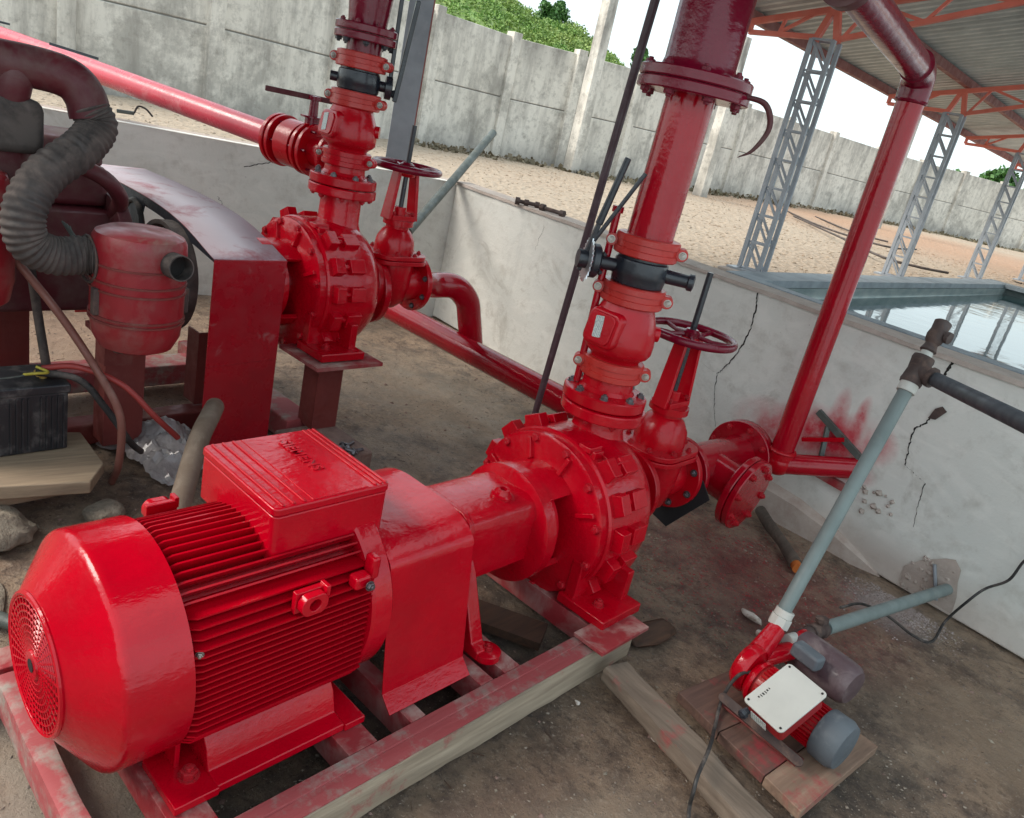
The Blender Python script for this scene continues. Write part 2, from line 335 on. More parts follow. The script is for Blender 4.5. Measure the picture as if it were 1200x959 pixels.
def rough_bar(a, b, w, h, amp=.004, n=40, seed=0, taper=0):
    a = V(a); b = V(b); d = (b-a).normalized(); x = d.cross(V((0, 0, 1))).normalized(); z = x.cross(d); vs = []; fs = []
    ring = []
    for sx, sz, nx_, nz in ((-1, -1, 1, 0), (1, -1, 0, 1), (1, 1, -1, 0), (-1, 1, 0, -1)):
        for k in range(5): ring.append((sx*w/2+nx_*w*k/5, sz*h/2+nz*h*k/5))
    m_ = len(ring)
    for i in range(n+1):
        c = a.lerp(b, i/n); sag = noise.noise(V((i*.11, seed, 0)))*amp*1.5
        for u, v in ring:
            p = c+x*u+z*v; cr = .86 if (abs(abs(u)-w/2) < 1e-6 and abs(abs(v)-h/2) < 1e-6) else 1
            q = c+(x*u+z*v)*(1-(1-cr)*(.45+.5*noise.noise(p*9+V((seed, 0, 0))))); k = noise.noise(V((p.x*7, p.y*7, p.z*40+seed)))*amp+noise.noise(p*45)*amp*.5
            q += (x*u+z*v).normalized()*k+z*sag; vs.append(q)
    for i in range(n):
        for j in range(m_): k = (j+1) % m_; fs.append((i*m_+j, i*m_+k, (i+1)*m_+k, (i+1)*m_+j))
    fs += [tuple(range(m_)), tuple(range(n*m_, (n+1)*m_))]
    return MB().add(vs, fs)
ANG = R(7.4)
FR = Matrix.Rotation(ANG, 4, 'Z')
def wpx(px, py, x=None, z=None, y=None):
    d = M3 @ np.array([px-600, py-479.5, FPX]); t = (x/d[0]) if x is not None else (((z-1.6)/d[2]) if z is not None else y/d[1]); return V((d[0]*t, d[1]*t, 1.6+d[2]*t))
class Thing:
    def __init__(s, name, label, cat, org=(0, 0, 0), frame='F', group=None):
        s.org = V(org); s.o = bpy.data.objects.new(name, None); s.o.empty_display_size = .1; COL.objects.link(s.o)
        if frame == 'F': s.o.location = FR @ s.org; s.o.rotation_euler = (0, 0, ANG)
        else: s.o.location = s.org
        s.o['label'] = label; s.o['category'] = cat
        if group: s.o['group'] = group
    def part(s, name, mb, mat, ang=38, bev=0, parent=None, label=None, kind=None, seg=2):
        o = bpy.data.objects.new(name, mb.mesh(name, mat, s.org, ang)); COL.objects.link(o); o.parent = parent or s.o
        if bev: bevel(o, bev, seg)
        if label: o['label'] = label
        if kind: o['kind'] = kind
        return o
    def inst(s, name, me, loc, ax=(0, 0, 1), sc=1, roll=0, parent=None):
        o = bpy.data.objects.new(name, me); COL.objects.link(o); o.parent = parent or s.o
        q = V(ax).normalized().to_track_quat('Z', 'Y').to_matrix().to_4x4()
        scv = sc if isinstance(sc, tuple) else (sc, sc, sc)
        o.matrix_local = Matrix.Translation(V(loc)-s.org) @ q @ Matrix.Rotation(roll, 4, 'Z') @ Matrix.Diagonal((*scv, 1)); return o
def bevel(o, w, seg=2):
    b = o.modifiers.new("bevel", 'BEVEL'); b.width = w; b.segments = seg; b.limit_method = 'ANGLE'; b.angle_limit = R(35); b.harden_normals = True
def solo(name, mb, mat, label, cat, org=(0, 0, 0), frame='W', group=None, ang=38, bev=0, kind=None):
    o = bpy.data.objects.new(name, mb.mesh(name, mat, org, ang)); COL.objects.link(o)
    if frame == 'F': o.location = FR @ V(org); o.rotation_euler = (0, 0, ANG)
    else: o.location = V(org)
    if label: o['label'] = label; o['category'] = cat
    if group: o['group'] = group
    if kind: o['kind'] = kind
    if bev: bevel(o, bev)
    return o
def struct(name, mb, mat, ang=38): return solo(name, mb, mat, None, None, ang=ang, kind='structure')

# shared bolt meshes (unit: head radius 1, axis z, base at z=0)
def bolt_mesh(name, mat, stud=True):
    b = MB().lathe([(1.25, 0), (1.25, .18)], n=16).lathe([(1, .18), (1, .85), (.85, 1.0)], n=6)
    if stud: b.lathe([(.52, 1.0), (.52, 1.35), (.4, 1.45)], n=10)
    return b.mesh(name, mat, ang=30)
B_RED = bolt_mesh("bolt_red", REDP); B_DARK = bolt_mesh("bolt_dark", DBOLT); B_ZINC = bolt_mesh("bolt_zinc", BOLTM); B_MAR = bolt_mesh("bolt_maroon", MAROON); B_BLK = bolt_mesh("bolt_black", BLACKM)
B_REDS = bolt_mesh("bolt_red_short", RED, False)
def bolt_ring(t, c, ax, rad, n, me, sc, off=0, parent=None, name='bolt'):
    q = V(ax).normalized().to_track_quat('Z', 'Y').to_matrix(); c = V(c)
    for i in range(n):
        a = off+2*math.pi*(i+.5)/n
        t.inst(name, me, c+q @ V((rad*math.cos(a), rad*math.sin(a), 0)), ax, sc, a, parent)

# ================================================================== SETTING
def grid(x0, x1, y0, y1, nx, ny, zf):
    vs = []; fs = []
    for j in range(ny+1):
        for i in range(nx+1):
            x = x0+(x1-x0)*i/nx; y = y0+(y1-y0)*j/ny; vs.append((x, y, zf(x, y)))
    for j in range(ny):
        for i in range(nx): a = j*(nx+1)+i; fs.append((a, a+1, a+nx+2, a+nx+1))
    m = MB(); m.add(vs, fs); return m
def zfloor(x, y):
    return .012*noise.noise(V((x*1.3, y*1.3, 0)))+.006*noise.noise(V((x*6, y*6, 3)))+.003*noise.noise(V((x*17, y*17, 5)))-.008
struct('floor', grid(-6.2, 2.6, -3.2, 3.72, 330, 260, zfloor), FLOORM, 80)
def zg(x, y):
    d = max(0, y-3.6) if x > -5 else max(0, -x-5.1)+max(0, y-3.6)*.5
    return .93-.05*min(1, d)+.0115*max(0, min(y, 20)-4)+.03*noise.noise(V((x*.5, y*.5, 1)))*min(1, d)+.012*noise.noise(V((x*2.6, y*2.6, 1)))*min(1, d*2)
# outside ground: one sheet with the pit and the pool cut out of it
WA = [(-5.78, -3.0), (-5.74, .5), (-4.96, 3.6)]
def wa_x(y):
    if y < .5: return -5.74
    return -5.74+(y-.5)/3.1*.78
m = MB()
def sheet(x0, x1, y0, y1, nx, ny, xr=None):
    vs = []; fs = []
    for j in range(ny+1):
        y = y0+(y1-y0)*j/ny; xe = xr(y) if xr else x1
        for i in range(nx+1):
            x = x0+(xe-x0)*i/nx; vs.append((x, y, zg(x, y)))
    for j in range(ny):
        for i in range(nx): a = j*(nx+1)+i; fs.append((a, a+1, a+nx+2, a+nx+1))
    m.add(vs, fs)
sheet(-30, 0, -6, 3.66, 110, 60, lambda y: wa_x(y)-.1)
PLX = lambda y: -2.50-.115*(y-4.0)                # left rim line of the pool
sheet(-30, 0, 3.66, 34, 120, 140, PLX)
sheet(-600, -30, -6, 34, 20, 8); sheet(-600, 400, 34, 900, 40, 40); sheet(-6.4, 60, 22.0, 34, 60, 12)
struct('ground', m, GROUNDM, 80)
# pit walls
t = Thing('low_wall', 'pale plastered low wall with two long cracks and red overspray behind the valves', 'wall', (-2, 3.6, 0), 'W')
wm = MB(); n = 60
x0, x1 = -4.96, 2.6
w = MB().box(((x0+x1)/2, 3.66, .52), (x1-x0, .12, 1.04)); kx = [-2.2, -1.9, -1.6, -1.4, -1.25, -1.12]; kh = [.17, .165, .15, .11, .06, .0]; kd = [.065, .065, .06, .05, .035, .0]; A_ = [V((x, 3.6-d, -.03)) for x, d in zip(kx, kd)]; B_ = [V((x, 3.6-d*.85, h*.8)) for x, d, h in zip(kx, kd, kh)]; C_ = [V((x, 3.601, h)) for x, h in zip(kx, kh)]; lg_ = MB().quadstrip(A_, B_).quadstrip(B_, C_); LEDGEM = NG('pink_dusted_skirting'); lf = LEDGEM.noise(9, 8, world=True, rough=.72); LEDGEM = LEDGEM.done(LEDGEM.mix(LEDGEM.ramp(lf, .35, .65), (.40, .3, .25), (.52, .44, .385)), .9, None, None, LEDGEM.bump(lf, .8, .01)); t.part('skirting', lg_, LEDGEM, 60)
t.part('plaster_face', w, WALLM, bev=.012)
c = MB(); k = 120
A = []; B = []; A2 = []; B2 = []
for i in range(k+1):
    x = x0-.06+(x1-x0+.06)*i/k; j = noise.noise(V((x*4, 0, 9)))*.012+noise.noise(V((x*19, 0, 9)))*.006
    A.append(V((x, 3.588+j*.6, 1.036))); B.append(V((x, 3.592+j, 1.056+j*.3))); A2.append(V((x, 3.77, 1.058))); B2.append(V((x, 3.77, 1.0)))
c.quadstrip(A, B).quadstrip(B, A2).quadstrip(A2, B2)
t.part('coping', c, COPING, ang=60)
def crack(t, pts, wd, y=3.5985, jit=.01):
    P = []
    for a, b in zip(pts, pts[1:]):
        for q in range(9):
            u = q/9; P.append(((a[0]+(b[0]-a[0])*u)+random.uniform(-jit, jit), (a[1]+(b[1]-a[1])*u)+random.uniform(-jit, jit)*.6))
    P.append(pts[-1]); A = []; B = []
    for i, (x, z) in enumerate(P):
        u = i/(len(P)-1); ww = (wd[0]+(wd[1]-wd[0])*u)*random.uniform(.6, 1.3)
        A.append(V((x-ww, y, z+ww*.3))); B.append(V((x+ww, y, z-ww*.3)))
    t.part('crack', MB().quadstrip(A, B), CRACKM, None)
def cpx(P): return [(wpx(x, y, y=3.598).x, wpx(x, y, y=3.598).z) for x, y in P]
crack(t, cpx([(889, 338), (886, 360), (880, 385), (868, 408), (855, 425), (846, 434), (840, 438), (838, 455), (837, 475), (838, 500)]), (.0042, .0012), jit=.004)
crack(t, cpx([(840, 438), (828, 430), (820, 424)]), (.001, .0005), jit=.004)
crack(t, cpx([(1118, 420), (1110, 435), (1102, 448)]), (.006, .006), jit=.003)
crack(t, cpx([(1092, 488), (1085, 496), (1072, 502), (1066, 520), (1061, 545), (1072, 556), (1084, 567), (1076, 590), (1070, 618)]), (.004, .001), jit=.004)
t.part('patch', MB().prism([(0, 0), (.03, .005), (.06, .055), (.035, .07), (.012, .05)], wpx(1088, 490, y=3.597), (1, 0, 0), (0, 0, 1), (0, 1, 0), -.006), RUSTF, None)
crack(t, [(-3.9, .98), (-3.93, .8)], (.001, .0006))
# broken hole at the wall foot with two stones of rubble showing
hole = MB(); P = [(-1.03, .02), (-1.04, .11), (-.99, .17), (-.95, .2), (-.90, .235), (-.865, .25), (-.83, .22), (-.82, .16), (-.80, .1), (-.79, .02)]
hole.prism(P, (0, 3.597, 0), (1, 0, 0), (0, 0, 1), (0, 1, 0), -.004); t.part('broken_plaster', hole, COPING, None)
for i in range(30):
    x = random.uniform(-1.02, -.82); z = random.uniform(.02, .2)
    s_ = random.uniform(.006, .016); m = MB(); m.lathe([(0, -s_), (s_*.9, -s_*.4), (s_, s_*.3), (0, s_*.8)], (x, 3.597, z), (random.random(), random.random(), 1), 6); t.part('stone', m, COPING, None)
for a, b in (((-.93, 3.585, .19), (-.86, 3.57, .05)),): t.part('reinforcing_bar', MB().cyl(a, b, .008, n=8), STEELG)
for i in range(14):
    x = -1.36+random.uniform(0, .2); z = .24+(x+1.36)*.1+random.uniform(0, .12); s_ = random.uniform(.008, .02)
    m = MB().lathe([(0, -s_), (s_, 0), (0, s_)], (x, 3.594, z), (random.random(), 0, 1), 5); t.part('stone', m, COPING, None)
# left wall
t = Thing('low_wall', 'grey plastered low wall behind the belt guard, left of the wall corner', 'wall', (-5.3, 2, 0), 'W')
poly = [(-5.78, -3.2), (-5.74, .5), (-4.96, 3.6), (-4.97, 3.72), (-5.08, 3.72), (-5.86, .5), (-5.9, -3.2)]
def uprightprism(poly, z0, z1): return MB().prism(poly, (0, 0, z0), (1, 0, 0), (0, 1, 0), (0, 0, 1), z1-z0)
t.part('plaster_face', uprightprism(poly, -.05, 1.05), WALLM, bev=.008)
def crackA(pts, wd):
    A = []; B = []; P = []
    for a, b in zip(pts, pts[1:]):
        for q in range(7):
            u = q/7; P.append((a[0]+(b[0]-a[0])*u+random.uniform(-.008, .008), a[1]+(b[1]-a[1])*u+random.uniform(-.006, .006)))
    for y, z in P: A.append(V((wa_x(y)+.003, y, z))); B.append(V((wa_x(y)+.003, y+wd, z-wd)))
    t.part('crack', MB().quadstrip(A, B), CRACKM, None)
crackA([(2.35, 1.03), (2.3, .97), (2.2, .93), (2.1, .9)], .004); crackA([(1.98, .68), (2.02, .62)], .003); crackA([(1.3, .86), (1.31, .8)], .003)
k = 110; A = []; B = []
for i in range(k+1):
    y = -2.8+6.5*i/k; j = noise.noise(V((y*6, 0, 4)))*.012; A.append(V((wa_x(y)+.004+j*.4, y, 1.045+j*.3))); B.append(V((wa_x(y)-.13, y, 1.056)))
t.part('coping', MB().quadstrip(A, B), COPING, 60)

# ------------------------------------------------------------------ pool
zr = 1.0
PA = V((-2.50, 3.86, 0)); PD = V((-.1145, .9934, 0))      # left rim
def pl(d, off=0, z=0): q = PA+PD*d+V((.9934, .1145, 0))*off; return V((q.x, q.y, z))
Lp = 6.05
def inner_line(x): return 3.86
poly = [(-2.36, 3.86), (pl(Lp, .12).x, pl(Lp, .12).y), (6.0, pl(Lp, .12).y+1.0), (6.0, 3.86)]
struct('water', MB().prism(poly, (0, 0, .86), (1, 0, 0), (0, 1, 0), (0, 0, 1), .0).__class__().add([(x, y, .945) for x, y in poly], [(0, 1, 2, 3)]), WATERM, None)
t = Thing('water_tank', 'open grey-rimmed water tank behind the low wall at right', 'tank', (-2.4, 5, .7), 'W')
t.part('basin_wall', MB().bar(pl(-.0, .06, .8), pl(Lp, .06, .8), .12, .42), POOLM)
e = pl(Lp+.0, 0); e2 = V((6, e.y+1.0, 0))
t.part('basin_wall', MB().bar(V((e.x, e.y+.06, .8)), V((6, e.y+1.06, .8)), .12, .42), POOLM)
t.part('basin_wall', MB().bar(V((-2.4, 3.82, .8)), V((6, 3.82, .8)), .07, .42), POOLM)
t.part('rim', MB().bar(pl(0, .0, 1.03), pl(Lp+.1, .0, 1.03), .2, .045), RIMM, bev=.004)
t.part('rim', MB().bar(V((e.x-.1, e.y+.0, 1.034)), V((6, e.y+1.0, 1.034)), .25, .045), RIMM, bev=.004)
t.part('rim', MB().bar(V((-2.5, 3.83, 1.045)), V((2.5, 3.83, 1.045)), .10, .035), RIMM, bev=.004)
# second basin edge further back
t.part('rim', MB().bar(V((e.x+.4, e.y+.9, 1.03)), V((6, e.y+1.9, 1.03)), .3, .04), RIMM)

# ------------------------------------------------------------------ fence
def seg_fence(pts, nums, label, h=1.85):
    t = Thing('precast_fence', label, 'fence', (pts[0][0], pts[0][1], zg(*pts[0])), 'W')
    P = []
    for (a, b), nn in zip(zip(pts, pts[1:]), nums):
        for i in range(nn): P.append((a[0]+(b[0]-a[0])*i/nn, a[1]+(b[1]-a[1])*i/nn))
    P.append(pts[-1])
    for i, (x, y) in enumerate(P):
        z = zg(x, y)-.15; nx = P[min(i+1, len(P)-1)]; pv = P[max(i-1, 0)]; a = math.atan2(nx[1]-pv[1], nx[0]-pv[0])
        b = MB().box((0, 0, (h+.2)/2), (.17, .2, h+.2), Matrix.Rotation(0, 3, 'Z'))
        o = t.part('post', MB().add([V(v)+t.org for v in b.v], b.f), POSTM, bev=.01); o.location = V((x, y, z))-t.org; o.rotation_euler = (0, 0, a)
        if i < len(P)-1:
            q = P[i+1]; z2 = zg(*q)-.15; L_ = math.hypot(q[0]-x, q[1]-y); a2 = math.atan2(q[1]-y, q[0]-x); sl = (z2-z)/L_
            if True:
                b = MB().add([V((s0*L_, yy, zz+s0*sl*L_))+t.org for s0 in (0, 1) for yy in (-.012, .012) for zz in (.05, 1.9)], [(0, 1, 3, 2), (4, 6, 7, 5), (0, 4, 5, 1), (2, 3, 7, 6), (0, 2, 6, 4), (1, 5, 7, 3)])
                o = t.part('joint', b, JOINTM); o.location = V((x, y, z))-t.org; o.rotation_euler = (0, 0, a2)
            for zz, hh in ((.05, 1.01), (1.075, h-1.075+.13)):
                vs = [(.06 if s0 == 0 else L_-.06, yy, zz+(hh if tt else 0)+s0*sl*L_) for s0 in (0, 1) for yy in ((-.03, .03) if zz < 1 else (-.024, .036)) for tt in (0, 1)]
                b = MB().add([V(v)+t.org for v in vs], [(0, 1, 3, 2), (4, 6, 7, 5), (0, 4, 5, 1), (2, 3, 7, 6), (0, 2, 6, 4), (1, 5, 7, 3)])
                o = t.part('panel', b, FENCEM, bev=.012); o.location = V((x, y, z))-t.org; o.rotation_euler = (0, 0, a2)
    return t
FENCES = True
def wpt(px, py, dist):
    d = M3 @ np.array([px-600, py-479.5, FPX]); d = d/math.hypot(d[0], d[1])*dist; return V((d[0], d[1], 1.6+d[2]))
def fpt(px):
    D = (1+.10*min(1, max(0, (px-750)/300)))*float(np.interp(px, [-400, 0, 247, 350, 492, 600, 697, 740, 897, 1037, 1200, 1400], [10.3, 9.9, 10.2, 10.9, 12.5, 14.0, 14.5, 15.3, 19.4, 23.6, 28.6, 37]))
    y = -4.2+.232*px; d = M3 @ np.array([px-600, y-479.5+30, FPX]); n_ = math.hypot(d[0], d[1]); return (d[0]/n_*D, d[1]/n_*D)
seg_fence([fpt(p) for p in (-430, -260, -90, 77, 247, 385, 492, 580, 655, 722, 785)], [1]*10, 'tall stained concrete panel fence at left behind the pumps')
seg_fence([fpt(p) for p in (788, 845, 897, 948, 1002, 1052, 1100, 1145, 1188, 1230, 1280, 1340)], [1]*11, 'stained concrete panel fence in the distance behind the water tank')
# concrete poles
def pole(name, label, x, y, w0, w1, h, cat='pole', arm=False):
    m = MB(); z = zg(x, y)-.2
    m.lathe([(w0*.7, 0), (w1*.7, h)], (x, y, z), (0, 0, 1), 4, math.pi/4)
    o = solo(name, m, POSTM, label, cat, (x, y, z)); o.data.shade_flat()
pole('utility_pole', 'tall square white concrete pole standing before the fence, beside the black rod', -9.9, 9.45, .2, .16, 6.5)
pole('utility_pole', 'thick white concrete pole seen just right of the big riser pipe', -9.2, 12.1, .2, .16, 2.9)
pole('utility_pole', 'pale concrete pole partly hidden behind the slanting red riser at right', -8.35, 17.2, .25, .2, 6.5)
t = Thing('lamp_post', 'thin pale metal lamp post in the distance right of the riser flange', 'lamp post', (-13, 24, 1), 'W')
t.part('post', MB().cyl((-13.2, 21.5, 1), (-13.2, 21.5, 6.6), .07, .05), POSTM); t.part('arm', MB().bar((-13.2, 21.5, 5.9), (-12.8, 21.7, 5.95), .05, .05), POSTM)

# ------------------------------------------------------------------ hill and trees
def leaf_cloud(pts, size, nrm=None):
    n = len(pts); a = rng.normal(size=(n, 3)); a /= np.linalg.norm(a, axis=1)[:, None]; b = rng.normal(size=(n, 3)); b -= (a*b).sum(1)[:, None]*a; b /= np.linalg.norm(b, axis=1)[:, None]
    s = size*rng.uniform(.5, 1.3, size=(n, 1)); c = a*s; d = b*s*.7
    vs = np.concatenate([pts-c, pts+d, pts+c, pts-d], 1).reshape(-1, 3)
    m = MB(); m.v = [tuple(v) for v in vs]; m.f = [(4*i, 4*i+1, 4*i+2, 4*i+3) for i in range(n)]; return m
def raw_mesh(name, m, mat, org):
    me = bpy.data.meshes.new(name); me.from_pydata([V(v)-V(org) for v in m.v], [], m.f); me.materials.append(mat); me.update(); return me
def wpt(px, py, dist):
    d = M3 @ np.array([px-600, py-479.5, FPX]); d = d/math.hypot(d[0], d[1])*dist; return V((d[0], d[1], 1.6+d[2]))
HP = [wpt(px, py, D) for px, py, D in ((300, -150, 62), (430, -75, 62), (520, -35, 62), (590, 2, 62), (632, 31, 62), (668, 38, 62), (700, 63, 62), (735, 92, 62), (765, 120, 62), (800, 152, 62))]
m = MB(); rows = []
for u in np.linspace(0, 1, 16):
    row = []
    for i in range(len(HP)*6-5):
        k = i/6; a = int(min(k, len(HP)-2)); f = k-a; p = HP[a]*(1-f)+HP[a+1]*f; near = V((p.x*.62, p.y*.62, .7))
        q = near.lerp(p, u); q.z = .7+(p.z-.7)*(math.sin(u*math.pi/2)**1.1)+noise.noise(q*.25)*.5*u; row.append(q)
    rows.append(row)
back = [V((p.x*1.5, p.y*1.5, .5)) for p in rows[-1]]; rows.append(back)
nn = len(rows[0])
m.v = [tuple(p) for r in rows for p in r]; m.f = [(j*nn+i, j*nn+i+1, (j+1)*nn+i+1, (j+1)*nn+i) for j in range(len(rows)-1) for i in range(nn-1)]
struct('hill', m, HILLM, 80)
pts = []
for _ in range(7000):
    j = random.uniform(5, 15.2); i = random.uniform(0, nn-1.01); a = rows[int(j)][int(i)]; b = rows[min(int(j)+1, 16)][int(i)+1]
    c = V(a).lerp(V(b), random.random()); c = c+V((random.uniform(-.5, .5), random.uniform(-.5, .5), 0)); r = random.uniform(.08, .3)*(2.2 if random.random() < .15 else .8)
    k = int(130*r*r+9); g_ = rng.normal(size=(k, 3)); g_ /= np.linalg.norm(g_, axis=1)[:, None]; g_[:, 2] = np.abs(g_[:, 2])*.8
    pts.append(np.array(c)+g_*r*rng.uniform(.6, 1.05, size=(k, 1)))
pts = np.concatenate(pts)
o = bpy.data.objects.new('hill_shrubs', raw_mesh('hill_shrubs', leaf_cloud(pts, .08), LEAFH, (0, 0, 0))); COL.objects.link(o); o['kind'] = 'stuff'; o['label'] = 'dense green shrubs covering the hillside'; o['category'] = 'shrubs'
def tree(label, base, h, cr, n=1500, ls=.16, squash=.8):
    base = V(base); t = Thing('broadleaf_tree', label, 'tree', base, 'W')
    tr = MB().tube(spline([base, base+V((.05*h, 0, h*.3)), base+V((0, .03*h, h*.62))], 5), lambda u: cr*.09*(1-.5*u), 8)
    for k in range(6):
        a = k*1.05; st = base+V((0, 0, h*(.35+.04*k))); tr.tube([st, st+V((math.cos(a)*cr*.35, math.sin(a)*cr*.35, h*.12)), st+V((math.cos(a)*cr*.6, math.sin(a)*cr*.6, h*.28))], lambda u: cr*.035*(1-.6*u), 6)
    t.part('trunk', tr, BARK)
    pts = []; cc = base+V((0, 0, h-cr*squash*.9))
    for k in range(26):
        d = V((random.gauss(0, 1), random.gauss(0, 1), random.gauss(0, 1))).normalized()*random.uniform(.3, .85)
        c = cc+V((d.x*cr, d.y*cr, d.z*cr*squash)); r = cr*random.uniform(.22, .4); q = n//26
        g_ = rng.normal(size=(q, 3)); g_ /= np.linalg.norm(g_, axis=1)[:, None]; pts.append(np.array(c)+g_*r*rng.uniform(.5, 1.1, size=(q, 1)))
    o = bpy.data.objects.new('crown', raw_mesh('crown', leaf_cloud(np.concatenate(pts), ls), LEAFT, base)); COL.objects.link(o); o.parent = t.o
def treepx(label, px, py, dist, top, crpx, **kw):
    b = wpt(px, py, dist); tp = wpt(px+(py-top)*.2, top, dist); tree(label, b, tp.z-b.z, crpx*dist/915, **kw)
treepx('round green tree standing alone on the hill top', 641, 40, 60, 0, 19, n=5200, ls=.13)
treepx('slender pale tree at the lower end of the hill slope beside the black rod', 742, 105, 48, 55, 11, n=2600, ls=.1, squash=1.3)
treepx('small green tree over the fence between the red riser and the second column', 936, 208, 55, 172, 14, n=2800, ls=.1)
treepx('bright bushy tree over the fence just left of the third column', 1157, 250, 46, 196, 21, n=5200, ls=.11)
treepx('low dark bush over the fence at the far right edge', 1193, 255, 50, 222, 13, n=1200, ls=.15)
treepx('low bush over the fence right of the second column', 1108, 225, 60, 202, 14, n=1200, ls=.16, squash=.6)
treepx('low bush peeping over the fence just right of the small green tree', 1076, 222, 64, 205, 12, n=900, ls=.16, squash=.6)
# ------------------------------------------------------------------ gravel pebbles on the outside ground
oct_v = np.array([(1, 0, 0), (-1, 0, 0), (0, 1, 0), (0, -1, 0), (0, 0, 1), (0, 0, -1)], float); oct_f = [(0, 2, 4), (2, 1, 4), (1, 3, 4), (3, 0, 4), (2, 0, 5), (1, 2, 5), (3, 1, 5), (0, 3, 5)]
def pebbles(name, n, fn, smin, smax, mat, label):
    m = MB(); ov = []
    for i in range(n):
        x, y = fn(); z = zg(x, y) if name == 'gravel' else zfloor(x, y); s_ = random.uniform(smin, smax)*random.uniform(.6, 1); sc = np.array([random.uniform(.6, 1.4), random.uniform(.6, 1.3), random.uniform(.35, .7)])*s_
        a = random.uniform(0, 6.28); Rz = np.array([[math.cos(a), -math.sin(a), 0], [math.sin(a), math.cos(a), 0], [0, 0, 1]])
        v = (oct_v*rng.uniform(.7, 1.2, size=(6, 1))*sc) @ Rz.T+np.array([x, y, z+s_*.15]); o = len(m.v); m.v += [tuple(q) for q in v]; m.f += [tuple(k+o for k in f) for f in oct_f]
    solo(name, m, mat, label, 'gravel', kind='stuff', ang=None)
def gfn():
    while True:
        x = random.uniform(-12, -2.8); y = random.uniform(-.5, 14)
        if x < PLX(y)-.2 and (y > 3.75 or x < wa_x(y)-.15): return x, y
pebbles('gravel', 5200, gfn, .008, .028, GROUNDM, 'loose pale gravel over the ground outside the pit')
PEB = NG("floor_pebble"); PEB = PEB.done(PEB.mix(PEB.ramp(PEB.noise(3, world=True), .4, .6), (.3, .25, .2), (.13, .1, .085)), .9)
def ffn():
    while True:
        x = random.uniform(-5.2, 0); y = random.uniform(.1, 3.5)
        if random.random() < .35+.65*max(0, noise.noise(V((x*2, y*2, 8)))): return x, y
pebbles('floor_grit', 9000, ffn, .002, .007, PEB, 'small grit and crumbs scattered on the damp pit floor')
pebbles('floor_chips', 520, ffn, .004, .012, RUBBLE, 'pale mortar chips and small stones on the pit floor')
pebbles('dark_clods', 420, ffn, .004, .014, BLOCK, 'dark dirt clods and rust flakes on the pit floor')
PEBW = NG("white_crumbs"); PEBW = PEBW.done((.36, .3, .28), .9)
pebbles('mortar_crumbs', 1500, lambda: (random.gauss(-.93, .1), 3.5-abs(random.gauss(0, .12))), .002, .008, PEBW, 'whitish mortar crumbs below the broken wall foot')
# ------------------------------------------------------------------ canopy over the tank
s0 = 4.80; CS = [s0, s0+2.65, s0+5.3, s0+8.0]
def fx(s): return -2.235+.02*(s-s0)
def column(s, label):
    xc = fx(s); t = Thing('lattice_column', label, 'column', (xc, s, 1.0), 'F', 'lattice columns carrying the canopy')
    z0, z1 = 1.02, 2.385; hw = .068
    for dx in (-hw, hw):
        for ds in (-.045, .045): t.part('leg', MB().bar((xc+dx, s+ds, z0), (xc+dx, s+ds, z1), .026, .02), COLG)
    n_ = 8; dz = (z1-z0)/n_
    for i in range(n_+1):
        z = z0+dz*i
        for ds in (-.045, .045): t.part('strut', MB().bar((xc-hw, s+ds*.9, z), (xc+hw, s+ds*.9, z), .012, .012), COLG)
        if i < n_:
            for ds in (-.045, .045): t.part('brace', MB().bar((xc-hw, s+ds*.9, z+dz), (xc+hw, s+ds*.9, z), .013, .013, (0, 1, 0)), COLG)
    t.part('base_plate', MB().box((xc, s, 1.01), (.26, .2, .014)), COLG)
for i, s in enumerate(CS):
    column(s, ['silver lattice column standing on the wall corner, nearest to the pumps', 'grey lattice column second along the tank edge, right of the slanting red riser', 'grey lattice column third along the tank edge, before the bright tree', 'grey lattice column at the far right edge of the view'][i])
solo('plinth', MB().box((-2.22, 4.78, .96), (.34, .3, .09)), COPING, 'crumbly concrete plinth under the nearest lattice column', 'plinth', (-2.22, 4.78, .96), 'F', bev=.01)
# roof: rises towards +x (local)
XE, ZE = -2.78, 2.46; SL = .215                 # eave line, slope
def zr_(x): return ZE+(x-XE)*SL
t = Thing('canopy', 'corrugated metal canopy with coral trusses over the water tank', 'canopy', (XE, s0, ZE), 'F')
S0, S1 = s0-1.1, s0+12
ns = 13
for i in range(ns):
    a = S0+(S1-S0)*i/ns; b = S0+(S1-S0)*(i+1)/ns; m = MB(); vs = []; k = 10*5
    for X_ in (XE-.06, 2.4):
        for j in range(k+1):
            s_ = a+(b+.01-a)*j/k; ph = (j % 5)/5; h = .018 if ph in (.2, .4) else 0; vs.append((X_, s_, zr_(X_)+.06+h+(i % 2)*.002))
    m.add(vs, [(j, j+1, k+2+j, k+1+j) for j in range(k)]); t.part('roof_sheet', m, ROOFM, 20)
for X_ in (XE+.0, XE+.62, XE+1.45, XE+2.3, XE+3.2):
    z = zr_(X_)+.028; t.part('purlin', MB().bar((X_, S0, z), (X_, S1, z), .05, .06), PURL)
